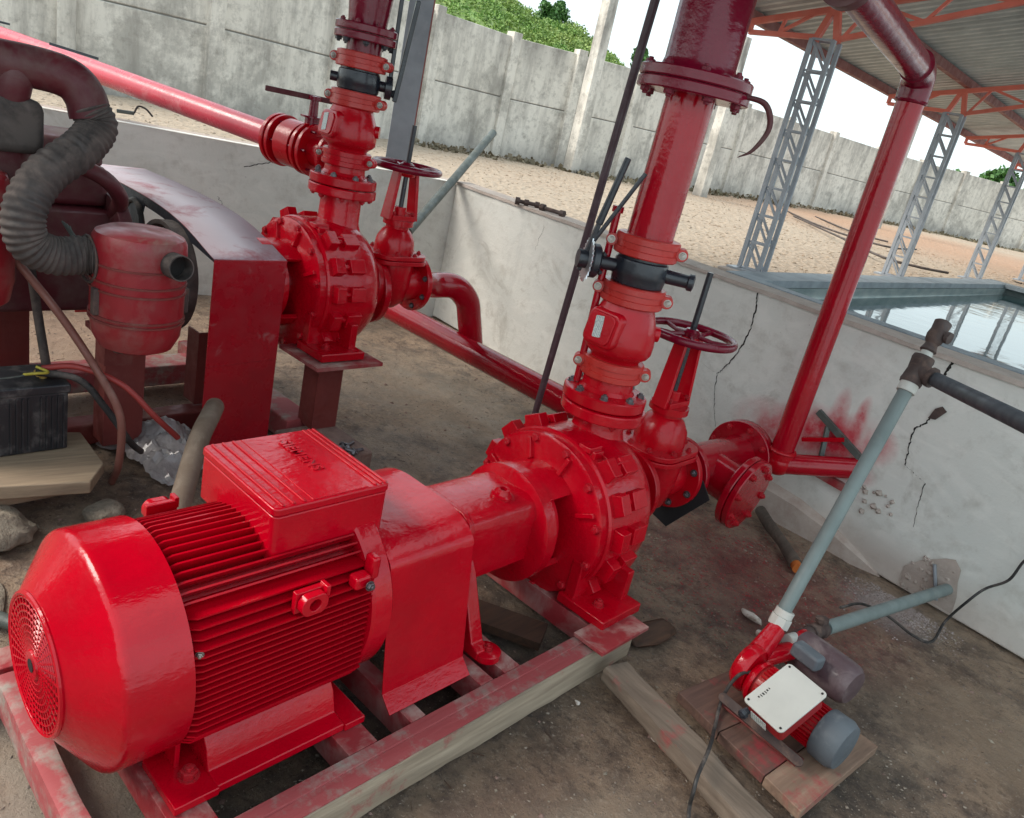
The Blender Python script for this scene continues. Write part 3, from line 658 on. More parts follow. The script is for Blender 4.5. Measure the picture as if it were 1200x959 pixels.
for s in CS:
    xl, xr = fx(s)-.068, fx(s)+.068; w_ = .026
    P = lambda x, z, o=0: (x, s+o, z)
    def ch(a, b, w=.028): t.part('truss_member', MB().bar(P(*a), P(*b), w, w), TRUSSR)
    zt = lambda x: zr_(x)-.022
    ch((XE+.03, zt(XE+.03)), (2.2, zt(2.2)), .034); ch((XE+.04, zt(XE)-.05), (xl, 2.4)); ch((XE+.04, zt(XE+.04)), (XE+.04, zt(XE)-.05))
    ch((xl, 2.38), (fx(s)-.01, zt(fx(s))), .036); ch((xr, 2.38), (fx(s)+.01, zt(fx(s))), .036)
    ch((xr, 2.4), (2.2, 2.4+(2.2-xr)*.30))
    ch((XE+.26, zt(XE+.26)), (XE+.24, 2.405), .018); ch((XE+.45, zt(XE+.45)), (XE+.24, 2.405), .018)
    zb = lambda x: 2.4+(x-xr)*.30
    x = xr+.02; up = True
    while x < 1.2:
        ch((x, zb(x)), (x+.12, zt(x+.12)), .018); ch((x+.12, zt(x+.12)), (x+.42, zb(x+.42)), .018); x += .42
# unseen sheet roof added overhead to shade the pit and darken reflections
t = Thing('shade_roof', 'added unseen sheet roof shading the pump pit, above the view', 'roof', (-1.2, .6, 3.3), 'W')
for i in range(5): t.part('roof_sheet', MB().box((-5.4+i*1.0+.5, 1.0, 3.22+.004*(i % 2)), (1.01, 4.0, .02)), SHADEM)
for y in (-.9, 1.0, 2.8): t.part('beam', MB().box((-2.9, y, 3.14), (5, .08, .12)), SHADEM)
t = Thing('shade_wall', 'added unseen brown wall behind the camera, darkening reflections', 'wall', (-1.2, -3.4, 0), 'W')  # unseen wall added so the red paint mirrors less sky
t.part('shade_panel', MB().box((-2.6, -3.5, 1.1), (5.6, .15, 2.2)), SHADEM)
# steel post of the shed by the left pump
t = Thing('shed_post', 'flat grey steel channel post rising behind the left pump', 'post', (-5.0, 3.05, 1), 'W')
pb = V((-5.02, 3.10, 0)); rz = Matrix.Rotation(R(60), 3, 'Z')
t.part('web', MB().box(pb+V((0, 0, 2.2)), (.15, .012, 2.25), rz), STEELG); t.part('flange', MB().box(pb+rz @ V((.079, .035, 2.2)), (.012, .08, 2.25), rz), PURL); t.part('flange', MB().box(pb+rz @ V((-.079, .035, 2.2)), (.012, .08, 2.25), rz), STEELG)

# ================================================================== MAIN PUMP SET (frame F: x across, y along the shaft)
X0, Z0 = -1.405, .392
def rrect(hw, hh, r, n=6, cx=0, cy=0):
    P = []
    for qx, qy, a0 in ((1, 1, 0), (-1, 1, 90), (-1, -1, 180), (1, -1, 270)):
        for i in range(n+1):
            a = R(a0+90*i/n); P.append((cx+qx*(hw-r)+r*math.cos(a), cy+qy*(hh-r)+r*math.sin(a)))
    return P
# ---- skid
t = Thing('base_skid', 'red painted steel and timber skid under the bright red motor and pump', 'skid', (X0, 1.2, 0), 'F')
t.part('timber', rough_bar((-1.003, -.2, .055), (-1.0, 2.10, .054), .05, .112, .0035, 70, 3), WOODG)
t.part('rail', MB().box((-1.042, .72, .095), (.034, 2.35, .05)), WOODR, bev=.002)
t.part('paint_band', MB().box((-1.003, .72, .1125), (.044, 2.3, .003)), WOODR)
t.part('rail', MB().box((-1.0, 1.99, .131), (.12, .26, .014)), DREDB, label='pink dusted steel strip on the timber end', bev=.002)
t.part('rail', MB().box((-1.78, .9, .07), (.08, 2.2, .1)), DREDB, bev=.003)
for s, w in ((.635, .085), (1.04, .085), (1.215, .05), (1.47, .05), (1.575, .065), (2.0, .09)):
    c = MB().box((-1.41, s, .116), (.70, w, .008)); c.box((-1.41, s-w/2+.004, .075), (.70, .008, .078)); c.box((-1.41, s+w/2-.004, .075), (.70, .008, .078))
    t.part('crossbeam', c, DREDB, bev=.0015)
t.part('crossbeam', rough_bar((-1.72, .47, .072), (-1.0, .45, .072), .05, .1, .003, 30, 5), WOODR, label='pink paint stained timber across the fan end')
t.part('dark_board', MB().box((-1.42, 1.75, .03), (.55, .12, .03), Matrix.Rotation(R(28), 3, 'Z')), WOODD)  # dark wooden board lying slantwise between the crossbeams
# ---- motor
M = Thing('electric_motor', 'large glossy red electric motor with finned body and conical fan cover', 'motor', (X0, .9, .12), 'F')
ax = (0, 1, 0)
prof = [(.142, 0), (.152, .002), (.248, .070), (.2555, .078), (.258, .088), (.258, .205), (.252, .207), (.250, .2)]
prof = [(.142, 0), (.150, .001)]+[(.152+(.246-.152)*u, .002+.066*u) for u in np.linspace(0, 1, 6)]+[(.252, .073), (.256, .08), (.257, .09), (.257, .205), (.251, .207), (.249, .2)]
fc = M.part('fan_cover', MB().lathe(prof, (X0, .436, Z0), ax, 96, cap=False), RED, 25)
gr = MB(); C0 = V((X0, .432, Z0))
for rr in (.138, .124, .110, .096, .082, .068, .054, .040): gr.torus(C0, ax, rr, .0026, 72, 5)
for k in range(40): a = 2*math.pi*k/40; d = V((math.cos(a), 0, math.sin(a))); gr.bar(C0+d*.03, C0+d*.145, .004, .004, (0, 1, 0))
M.part('grille', gr, RED, parent=fc); M.part('grille_rim', MB().torus((X0, .434, Z0), ax, .146, .006, 80, 8), RED, parent=fc)
M.part('grille_backing', MB().cyl((X0, .446, Z0), (X0, .453, Z0), .15, n=48), paint('dark_red_recess', (.12, .002, .006), .6, None, 0, .2, 0), parent=fc)
M.part('hub', MB().lathe([(.014, 0), (.03, 0), (.034, .01), (.034, .02)], (X0, .426, Z0), ax, 32), RED, parent=fc); M.part('hub_hole', MB().cyl((X0, .4245, Z0), (X0, .44, Z0), .014), DARK, parent=fc)
FIND = paint('deep_red_enamel_fins', (.46, .0005, .01), .25, None, 0, .3, 0, spec=.25)
M.part('stator_core', MB().cyl((X0, .61, Z0), (X0, 1.1, Z0), .205, n=64), FIND)
s1, s2 = .642, 1.082
finm = {}
def fin(a, b, nrm, thick=.0045):       # fin plate between inner edge a and outer edge b (x,z offsets)
    a = V((a[0], 0, a[1])); b = V((b[0], 0, b[1])); u = (b-a); ln = u.length; u.normalize(); key = round(ln, 3)
    w = V((0, 1, 0)).cross(u).normalized()
    if key not in finm:
        poly = [(0, 0), (ln*.55, 0), (ln*.85, .006), (ln, .022), (ln, s2-s1-.004), (ln*.98, s2-s1), (0, s2-s1)]
        finm[key] = MB().prism(poly, (0, 0, -thick/2), (1, 0, 0), (0, 1, 0), (0, 0, 1), thick).mesh('fin', FIND, ang=30)
    o = bpy.data.objects.new('fin', finm[key]); COL.objects.link(o); o.parent = M.o
    mm = Matrix((u, V((0, 1, 0)), w)).transposed().to_4x4()
    o.matrix_local = Matrix.Translation(V((X0, s1, Z0))+a-M.org) @ mm
for sgn in (1, -1):
    for k in range(21):
        z = -.192+k*.0172
        if z > .155: continue
        xi = math.sqrt(max(.0, .2**2-z*z))
        if z < -.17: continue
        fin((sgn*xi, z), (sgn*(.236 if -.12 < z < .1 else (.238-(-.12-z)*.7 if z < 0 else .236-(z-.1)*.75)), z), None)
    for k in range(9):
        fa = R(46+k*5.2)
        fin((sgn*.2*math.cos(fa), .2*math.sin(fa)), (sgn*.2435*math.cos(fa), .2435*math.sin(fa)), None)
M.part('drive_end_shield', MB().lathe([(.2, 1.08), (.246, 1.083), (.252, 1.09), (.252, 1.14), (.246, 1.147), (.15, 1.155), (.07, 1.16), (.07, 1.17)], (X0, 0, Z0), ax, 64), RED, bev=0)
M.part('shaft', MB().cyl((X0, 1.15, Z0), (X0, 1.62, Z0), .028), DBOLT)
# terminal box
bx, bs = -1.445, 1.015
base = MB().prism([(-.15, -.15), (.15, -.15), (.15, .15), (-.15, .15)], (bx, bs, .60), (1, 0, 0), (0, 1, 0), (0, 0, 1), .045)
M.part('terminal_box_neck', MB().box((bx, bs-.0, .56), (.27, .25, .09)), RED, bev=.012)
tb = M.part('terminal_box', MB().prism(rrect(.168, .158, .018, cx=0), (bx, bs, .575), (1, 0, 0), (0, 1, 0), (0, 0, 1), .115), RED, bev=.005, seg=3)
M.part('lid', MB().prism(rrect(.170, .160, .018), (bx, bs, .690), (1, 0, 0), (0, 1, 0), (0, 0, 1), .022), RED, bev=.006, seg=3, parent=tb)
for o_ in (-.135, -.108, -.081, .118, .134, .148): M.part('rib', MB().box((bx, bs+o_, .7135), (.325, .0075, .006)), RED, bev=.0028, parent=tb)
M.part('raised_panel', MB().box((bx, bs+.018, .7125), (.326, .155, .003)), RED, bev=.0012, parent=tb)
tx = bpy.data.curves.new('lettering', 'FONT'); tx.body = 'SIEMENS'; tx.size = .042; tx.extrude = .0016; tx.bevel_depth = .0006; tx.align_x = 'CENTER'; tx.align_y = 'CENTER'; tx.space_character = 1.08; tx.offset = .0009
to = bpy.data.objects.new('lettering', tx); COL.objects.link(to); tx.materials.append(RED)
bpy.context.view_layer.update(); dg = bpy.context.evaluated_depsgraph_get(); me = bpy.data.meshes.new_from_object(to.evaluated_get(dg)); bpy.data.objects.remove(to)
to = bpy.data.objects.new('lettering', me); COL.objects.link(to); to.parent = tb; to.matrix_local = Matrix.Translation(V((bx-.035, bs+.03, .7160))-M.org)
for sx in (-1, 1):
    for k in (-.045, .055): pass
# horizontal flange rib and lifting lugs, junction lumps
def lug(s, x, z, sg=1):
    k_ = .82; lp = rrect(.042, .03, .014, 5); m = MB()
    # plate with a hole: ring strip
    ring = [(math.cos(2*math.pi*i/24)*.0165, math.sin(2*math.pi*i/24)*.0165) for i in range(24)]
    out = [];
    for (a, b) in ring:
        k = min(.04/abs(a*2.4) if a else 9, .03/abs(b*1.8) if b else 9); out.append((max(-.04, min(.04, a*2.5)), max(-.03, min(.03, b*2.2))))
    vs = []; fs = []
    for w in (-.011, .011):
        for P_ in (ring, out): vs += [(x+w*sg, s+p[0]*.85, z+p[1]*.85) for p in P_]
    nn_ = 24
    for i in range(nn_):
        j = (i+1) % nn_; fs += [(i, j, nn_+j, nn_+i), (2*nn_+i, 3*nn_+i, 3*nn_+j, 2*nn_+j), (i, 2*nn_+i, 2*nn_+j, j), (nn_+i, nn_+j, 3*nn_+j, 3*nn_+i)]
    m.add(vs, fs); m.box((x-.02*sg, s, z-.0), (.016, .075, .055)); m.box((x-.012*sg, s+.036, z+.02), (.03, .012, .028)); return m
M.part('lifting_lug', lug(.905, X0+.243, .527), RED, bev=.003); M.part('lifting_lug', lug(.77, X0-.235, .545, -1), RED, bev=.003)
M.part('lifting_lug', MB().box((X0+.222, 1.045, .528), (.036, .045, .034)).box((X0+.212, 1.085, .55), (.036, .025, .06)), RED, bev=.008)
M.inst('plug_bolt', B_DARK, (X0+.249, 1.055, .525), (1, 0, .1), .010)
M.inst('plug_bolt', B_ZINC, (X0+.225, .66, .478), (1, -.6, 0), .007)
for i in range(6): a = R(20+i*60); M.inst('shield_bolt', B_REDS, (X0+.236*math.cos(a), 1.135, Z0+.236*math.sin(a)), (0, 1, 0), .009)
for sg in (1, -1):
    fpoly = [(.105, .0), (.275, .0), (.275, .022), (.232, .028), (.215, .08), (.185, .12), (.12, .10)]
    f_ = M.part('foot', MB().prism([(sg*a, b) for a, b in fpoly], (X0, .70, .122), (1, 0, 0), (0, 0, 1), (0, 1, 0), .33), RED, bev=.004)
    M.part('foot_pad', MB().box((X0+sg*.2, .655, .133), (.16, .1, .022)), RED, bev=.004, parent=f_); M.part('foot_pad', MB().box((X0+sg*.2, 1.06, .133), (.16, .06, .022)), RED, bev=.004, parent=f_)
    M.part('gusset', MB().box((X0+sg*.155, .655, .175), (.05, .012, .09)), RED, bev=.003, parent=f_)
    M.inst('anchor_bolt', B_RED, (X0+sg*.215, .665, .144), (0, 0, 1), .019, parent=f_)
# ---- coupling guard
G = Thing('coupling_guard', 'plain glossy red sheet metal guard between the large motor and its pump', 'guard', (X0, 1.3, .12), 'F')
outer = [(.322, .012), (.268, .052)]
P1 = [(.268, .058), (.206, .47-.30+.0)]
gp = [(.308, .016), (.304, .020), (.268, .052), (.216, .385)]
for i in range(9):
    a = R(10+80*i/8); gp.append((.07+.148*math.cos(a)-.0, .385+.075*math.sin(a)))
gp = gp+[(-x, z) for x, z in reversed(gp)]
A = [V((X0+x, 1.146, .12+z)) for x, z in gp]; B = [V((X0+x, 1.432, .12+z)) for x, z in gp]
gm = MB().quadstrip(A, B); go = G.part('cover_sheet', gm, RED, 50); sm = go.modifiers.new('s', 'SOLIDIFY'); sm.thickness = .004; bevel(go, .0015)
# ---- pump builder
def build_pump(dx, ds, dz, label, full=True, foot_w=None):
    x0, z0 = X0+dx, Z0+dz; zc = z0-.024; CR = .292
    T_ = Thing('centrifugal_pump', label, 'pump', (x0, 2.1+ds, z0-.27), 'F')
    ax = (0, 1, 0); q = lambda s: s+ds
    bh = [(-.13, -.1), (.13, -.1), (.132, .07), (.118, .104), (.08, .122), (-.08, .122), (-.118, .104), (-.132, .07)]
    if full: T_.part('bearing_housing', MB().prism(bh, (x0, q(1.52), z0+.005), (1, 0, 0), (0, 0, 1), (0, 1, 0), .295), REDP, bev=.012, seg=3)
    if full: T_.part('housing_flange', MB().prism([(x*1.05, z*1.03) for x, z in bh], (x0, q(1.505), z0+.005), (1, 0, 0), (0, 0, 1), (0, 1, 0), .02), REDP, bev=.006)
    if full: T_.part('oil_boss', MB().lathe([(.034, 0), (.034, .012), (.026, .016), (.02, .03), (.012, .03), (.011, .018), (0, .018)], (x0+.055, q(1.70), z0+.125), (.15, 0, 1), 20), REDP)
    T_.part('lantern', MB().lathe([(.1, 1.79), (.185, 1.80), (.198, 1.806), (.198, 1.85), (.19, 1.858), (.165, 1.862), (.165, 1.9)], (x0, q(0), zc), ax, 64), REDP)
    for a0, a1 in ((-28, 52), (128, 208)):
        pr = MB(); A_2 = []; nseg = 10
        for rr in (.165, .2):
            for s_ in (1.85, 2.0):
                for i in range(nseg+1):
                    a = R(a1+(360-(a1-a0))*0)+0
        w_ = None
    for a0, a1 in ((46, 134), (215, 322)):      # solid webs of the lantern; windows open at the sides
        vs = []; fs = []; nseg = 14
        for rr in (.168, .19):
            for s_ in (1.85, 1.99):
                for i in range(nseg+1): a = R(a0+(a1-a0)*i/nseg); vs.append((x0+rr*math.cos(a), q(s_), zc+rr*math.sin(a)))
        N_ = nseg+1
        for i in range(nseg): fs += [(i, i+1, N_+i+1, N_+i), (2*N_+i, 3*N_+i, 3*N_+i+1, 2*N_+i+1), (i, 2*N_+i, 2*N_+i+1, i+1), (N_+i, N_+i+1, 3*N_+i+1, 3*N_+i)]
        fs += [(0, N_, 3*N_, 2*N_), (nseg, 2*N_+nseg, 3*N_+nseg, N_+nseg)]
        T_.part('lantern_web', MB().add(vs, fs), REDP, bev=.004)
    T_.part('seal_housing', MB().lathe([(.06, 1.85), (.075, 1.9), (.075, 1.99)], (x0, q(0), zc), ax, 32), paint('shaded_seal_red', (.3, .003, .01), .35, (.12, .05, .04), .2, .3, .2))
    T_.part('casing_cover', MB().lathe([(.12, 1.965), (.268, 1.97), (.280, 1.976), (.280, 2.01), (.2, 2.01)], (x0, q(0), zc), ax, 72), REDP, 30)
    T_.part('volute_casing', MB().lathe([(.19, 2.0), (.286, 2.008), (.292, 2.016), (.292, 2.09), (.294, 2.13), (.294, 2.2), (.287, 2.25), (.262, 2.295), (.2, 2.335), (.14, 2.36), (.105, 2.39), (.1, 2.43)], (x0, q(0), zc), ax, 96), REDP, 30)
    lugm = MB().prism([(-.042, -.02), (.042, -.02), (.033, .042), (-.033, .042)], (0, -.06, 0), (1, 0, 0), (0, 0, 1), (0, 1, 0), .045)
    lugm.prism([(-.036, -.02), (.036, -.02), (.03, .03), (-.03, .03)], (0, .022, 0), (1, 0, 0), (0, 0, 1), (0, 1, 0), .075); lugm.cyl((0, -.015, .008), (0, .022, .008), .014, n=8)
    lme = lugm.mesh('casing_lug', REDP, ang=30)
    for i in range(16):
        a = R(i*22.5+6)
        if 60 < (i*22.5+6) % 360 < 115: continue
        o = T_.inst('casing_lug', lme, (x0+.29*math.cos(a), q(2.09), zc+.29*math.sin(a)), (math.cos(a), 0, math.sin(a)))
        d = V((math.cos(a), 0, math.sin(a))); w = V((0, 1, 0)); u = w.cross(d)
        o.matrix_local = Matrix.Translation(V((x0, q(2.09), zc))+d*.290-T_.org) @ Matrix((u, w, d)).transposed().to_4x4(); bevel(o, .003)
    for i in range(12):
        a = R(i*30+15); T_.inst('cover_nut', B_REDS, (x0+.262*math.cos(a), q(1.972), zc+.262*math.sin(a)), (0, -1, 0), .014)
    # ribs on the front of the cover
    for a in (70, 110, 155, 25):
        a = R(a); d = V((math.cos(a), 0, math.sin(a))); T_.part('cover_rib', MB().bar(V((x0, q(1.962), zc))+d*.19, V((x0, q(1.968), zc))+d*.262, .016, .024, (0, 1, 0)), REDP, bev=.003)
    # discharge neck and flange
    zn = .712+(z0-Z0)+ (0 if full else .06)
    T_.part('discharge_neck', MB().lathe([(.16, .14), (.135, .2), (.105, .25), (.092, .29), (.09, zn-zc)], (x0-.0, q(2.215), zc), (0, 0, 1), 48, cap=False), REDP)
    T_.part('neck_shoulder', MB().prism([(-.22, .09), (.22, .09), (.2, .17), (.14, .245), (-.14, .245), (-.2, .17)], (x0, q(2.06), zc), (1, 0, 0), (0, 0, 1), (0, 1, 0), .20), REDP, bev=.025, seg=4)
    T_.part('neck_tab', MB().box((x0+.1, q(2.05), zc+.258), (.085, .05, .045)).box((x0+.1, q(2.05), zc+.28), (.05, .07, .02)), REDP, bev=.004)
    T_.part('cast_plate', MB().box((x0+.15, q(2.12), zc+.245), (.085, .1, .04), Matrix.Rotation(R(12), 3, 'Y')), REDP, bev=.004)
    fl = T_.part('discharge_flange', MB().lathe([(.09, 0), (.146, 0), (.149, .004), (.149, .034), (.146, .038), (.1, .038)], (x0, q(2.215), zn), (0, 0, 1), 64), REDP, 30)
    bolt_ring(T_, (x0, q(2.215), zn), (0, 0, -1), .124, 8, B_RED, .0135, .2, fl)
    # suction flange
    T_.part('suction_flange', MB().lathe([(.1, 2.42), (.165, 2.42), (.168, 2.425), (.168, 2.45), (.165, 2.455), (.1, 2.455)], (x0, q(0), zc-.03), ax, 56), REDP, 30)
    # feet
    zb = .13+dz
    for sg in (1, -1):
        ft = T_.part('foot', MB().box((x0+sg*.29, q(2.06), zb+.018), (.20, .22, .036)), REDP, bev=.006)
        T_.part('foot_web', MB().box((x0+sg*.275, q(2.135), zb+.085), (.13, .035, .12)), REDP, bev=.006, parent=ft)
        T_.part('foot_web', MB().box((x0+sg*.225, q(2.06), zb+.09), (.045, .19, .16)), REDP, bev=.006, parent=ft)
        T_.inst('anchor_bolt', B_RED, (x0+sg*.315, q(2.015), zb+.036), (0, 0, 1), .017, parent=ft)
    if full:
        # bearing leg
        lg = T_.part('support_leg', MB().prism([(-.13, .26), (.13, .26), (.15, .23), (.235, .04), (.265, .03), (.265, 0), (.195, 0), (.195, .04), (.115, .19), (.09, .215), (-.09, .215), (-.115, .19), (-.195, .04), (-.195, 0), (-.265, 0), (-.265, .03), (-.235, .04), (-.15, .23)], (x0, q(1.50), zb-.01), (1, 0, 0), (0, 0, 1), (0, 1, 0), .05), REDP, bev=.006)
        for sg in (1, -1):
            T_.part('leg_pad', MB().lathe([(.042, 0), (.042, .02), (.036, .024)], (x0+sg*.262, q(1.545), zb-.008), (0, 0, 1), 24), REDP, parent=lg)
            T_.inst('anchor_bolt', B_RED, (x0+sg*.262, q(1.545), zb+.014), (0, 0, 1), .014, parent=lg)
    T_.part('shaft_collar', MB().cyl((x0, q(1.45), z0), (x0, q(1.5), z0), .05, n=24), DBOLT)
    return T_
build_pump(0, 0, 0, 'glossy red centrifugal pump beside the large red motor')
LX, LS, LZ = -1.575, -.075, .345
build_pump(LX, LS, LZ, 'red centrifugal pump behind the belt guard at upper left', False)

# ---- stacks on the discharge
def coupling(x, s, z, label, r=.086, bm=None, mat=None, phi=33, h=.066):
    T_ = Thing('grooved_coupling', label, 'pipe coupling', (x, s, z), 'F', 'orange red grooved pipe couplings')
    k = r; T_.part('housing', MB().lathe([(k, -h/2), (k+.017, -h/2), (k+.021, -h/2+.004), (k+.021, -h/6), (k+.0165, -h/6+.002), (k+.0165, h/6-.002), (k+.021, h/6), (k+.021, h/2-.004), (k+.017, h/2), (k, h/2)], (x, s, z), (0, 0, 1), 56), mat or ORANGE, 30)
    for sg in (1, -1):
        a = R(phi); d = V((math.cos(a)*sg, math.sin(a)*sg, 0)); tn = V((-math.sin(a), math.cos(a), 0))
        for o_ in (-.014, .014):
            T_.part('lug', MB().lathe([(.019, 0), (.021, .004), (.021, .02), (.018, .022)], V((x, s, z))+d*(k+.030)+tn*(o_-.011), tn, 22), mat or ORANGE)
            T_.part('lug_neck', MB().bar(V((x, s, z))+d*(k+.0)+tn*o_, V((x, s, z))+d*(k+.03)+tn*o_, .02, h*.62), mat or ORANGE, bev=.003)
        T_.inst('bolt', B_ZINC, V((x, s, z))+d*(k+.033)-tn*.024, -tn, .0105); T_.inst('bolt', B_ZINC, V((x, s, z))+d*(k+.033)+tn*.024, tn, .0105)
    return T_
def flange_adapter(x, s, z, label, h=.045, grp=None):
    T_ = Thing('flange_adapter', label, 'pipe flange', (x, s, z), 'F')
    T_.part('flange', MB().lathe([(.08, 0), (.144, 0), (.147, .004), (.147, h-.01), (.143, h-.006), (.1, h), (.09, h+.012), (.086, h+.09)], (x, s, z), (0, 0, 1), 64), REDV, 30)
    bolt_ring(T_, (x, s, z+h-.006), (0, 0, 1), .122, 8, B_DARK, .0135, .2); return T_
def check_valve(x, s, z0, z1, label, mat):
    T_ = Thing('check_valve', label, 'valve', (x, s, z0), 'F'); h = z1-z0
    T_.part('body', MB().lathe([(.083, -.03), (.085, h*.04), (.09, h*.09), (.108, h*.15), (.117, h*.22), (.119, h*.36), (.116, h*.52), (.108, h*.68), (.098, h*.82), (.089, h*.93), (.083, h+.03)], (x, s, z0), (0, 0, 1), 64), mat)
    # bulged hinge cover facing the motor side
    d = V((-.08, -.99, 0)).normalized(); u = V((-d.y, d.x, 0)); o = V((x, s, z0+h*.55)); tl = V((0, 0, 1))+d*-.18; tl.normalize()
    cv = T_.part('hinge_cover', MB().prism(rrect(.07, h*.30, .03), o+d*.072, u, tl, d, .044), mat, bev=.012, seg=3)
    T_.part('hinge_cover', MB().prism(rrect(.052, h*.24, .02), o+d*.114, u, tl, d, .008), mat, bev=.003, parent=cv)
    T_.part('label_plate', MB().prism(rrect(.017, .036, .004), o+d*.1224-u*.006+tl*.004, (u*.98+tl*.16).normalized(), (tl*.98-u*.16).normalized(), d, .0015), LABELM, parent=cv)
    d2 = V((.7, .7, 0)); T_.part('hinge_plug', MB().cyl(o+d2*.09, o+d2*.128, .026), mat)
    return T_
def butterfly(x, s, z0, z1, label, phi):
    T_ = Thing('butterfly_valve', label, 'valve', (x, s, z0), 'F'); h = z1-z0
    T_.part('body', MB().lathe([(.083, -.02), (.083, .004), (.088, .008), (.092, h*.38), (.093, h*.4), (.093, h*.6), (.088, h-.008), (.083, h-.004), (.083, h+.02)], (x, s, z0), (0, 0, 1), 56), BLACKM, 30)
    return T_
FX, FS = X0-.012, 2.222
flange_adapter(FX, FS, .753, 'red pipe flange with eight dark bolts on top of the front pump')
coupling(FX, FS, .878, 'orange red grooved coupling just above the bolted flange of the front pump')
check_valve(FX, FS, .905, 1.115, 'bright red check valve with a grey label on the front riser', REDV)
coupling(FX, FS+.004, 1.140, 'orange red grooved coupling under the black valve of the front riser')
T_ = butterfly(FX, FS+.008, 1.168, 1.262, 'black butterfly valve with toothed steel disc and lever on the front riser', 0)
sd_ = V((-.62, -.78, 0)).normalized(); o = V((FX, FS+.008, 1.222))
T_.part('shaft_boss', MB().cyl(o+sd_*.06, o+sd_*.17, .022), BLACKM, 30); T_.part('shaft_boss', MB().cyl(o+V((.06, .03, 0)), o+V((.145, .08, 0)), .024, .022), BLACKM, 30)
T_.part('shaft_cap', MB().lathe([(.024, 0), (.028, .004), (.028, .02), (.016, .024), (.014, .01)], o+V((.14, .077, 0)), V((.87, .48, 0)), 24), BLACKM)
gb = T_.part('gear_flange', MB().lathe([(.03, 0), (.05, .004), (.056, .01), (.056, .028), (.05, .034), (.03, .036)], o+sd_*.145, sd_, 32), BLACKM)
bolt_ring(T_, o+sd_*.145, -sd_, .042, 4, B_BLK, .008, 0, gb)
tm = MB(); nt_ = 26; poly = []
for i in range(nt_*2):
    a = 2*math.pi*i/(nt_*2); rr = .074 if i % 2 else .062; poly.append((rr*math.cos(a), rr*math.sin(a)))
su = V((0, 0, 1)); sv_ = sd_.cross(su); T_.part('toothed_disc', MB().prism(poly, o+sd_*.184, sv_, su, sd_, .004), ZINCD, 20)
hb = o+sd_*.198
up1 = (V((0, 0, 1))*.97+V((.16, .08, 0))).normalized()
T_.part('lever', MB().bar(hb-up1*.04, hb+up1*.24, .02, .014, sd_).cyl(hb+up1*.12, hb+up1*.34, .0125, .0105), BLACKM, bev=.003)
up2 = (V((0, 0, 1))*.88+V((.34, .2, 0))).normalized()
T_.part('latch_lever', MB().cyl(hb+sd_*.01+up2*.03, hb+sd_*.01+up2*.33, .007), BLACKM, bev=0)
T_.part('hub', MB().cyl(hb-sd_*.01, hb+sd_*.02, .03), BLACKM)
coupling(FX, FS+.012, 1.30, 'orange red grooved coupling joining the black valve to the tall front riser pipe')
Tp = Thing('riser_pipe', 'tall glossy dark red riser pipe above the front pump', 'pipe', (FX, FS, 1.3), 'F')
Tp.part('lower_pipe', MB().cyl((FX, FS+.012, 1.3), (FX-.004, FS+.035, 1.80), .077, n=48), REDPIPE, label='bright red lower length of the riser')
PX, PS = FX-.004, FS+.035
for zz in (1.772, 1.806):
    f = Tp.part('flange', MB().lathe([(.08, 0), (.172, 0), (.176, .004), (.176, .028), (.172, .032), (.08, .032)], (PX, PS, zz), (0, 0, 1), 64), MAROON, 30)
bolt_ring(Tp, (PX, PS, 1.836), (0, 0, 1), .150, 8, B_MAR, .015, .3, f); bolt_ring(Tp, (PX, PS, 1.774), (0, 0, -1), .150, 8, B_MAR, .0165, .3, f)
Tp.part('upper_pipe', MB().lathe([(.125, 0), (.116, .012), (.111, .03), (.111, 1.3)], (PX, PS, 1.838), (0, 0, 1), 56), MAROON, label='wide maroon upper length of the riser')
cp = spline([(PX+.16, PS+.02, 1.80), (PX+.225, PS+.05, 1.79), (PX+.25, PS+.07, 1.73), (PX+.225, PS+.06, 1.66), (PX+.19, PS+.045, 1.63)], 6)
sm_ = MB(); A = [p+V((0, 0, 0)) for p in cp]; m_ = len(cp); cc_ = V((PX+.17, PS+.045, 1.71)); A = [p+(p-cc_).normalized()*.009*math.sin(math.pi*min(1, .25+.75*i/m_)) for i, p in enumerate(cp)]; B = [p-(p-cc_).normalized()*.009*math.sin(math.pi*min(1, .25+.75*i/m_)) for i, p in enumerate(cp)]
o_ = solo('rubber_strip', sm_.quadstrip(A, B), DRUST, 'torn dark rubber strip curling from the big riser flange', 'strip', (PX, PS, 1.8), 'F'); q_ = o_.modifiers.new('s', 'SOLIDIFY'); q_.thickness = .004
# sensing pipe behind
solo('small_pipe', MB().cyl((-1.50, 2.155, .80), (-1.515, 2.16, 1.385), .0125).cyl((-1.515, 2.16, 1.385), (-1.515, 2.16, 1.405), .019), REDPIPE, 'thin red pressure pipe standing behind the labelled check valve', 'pipe', (-1.5, 2.15, .8), 'F')
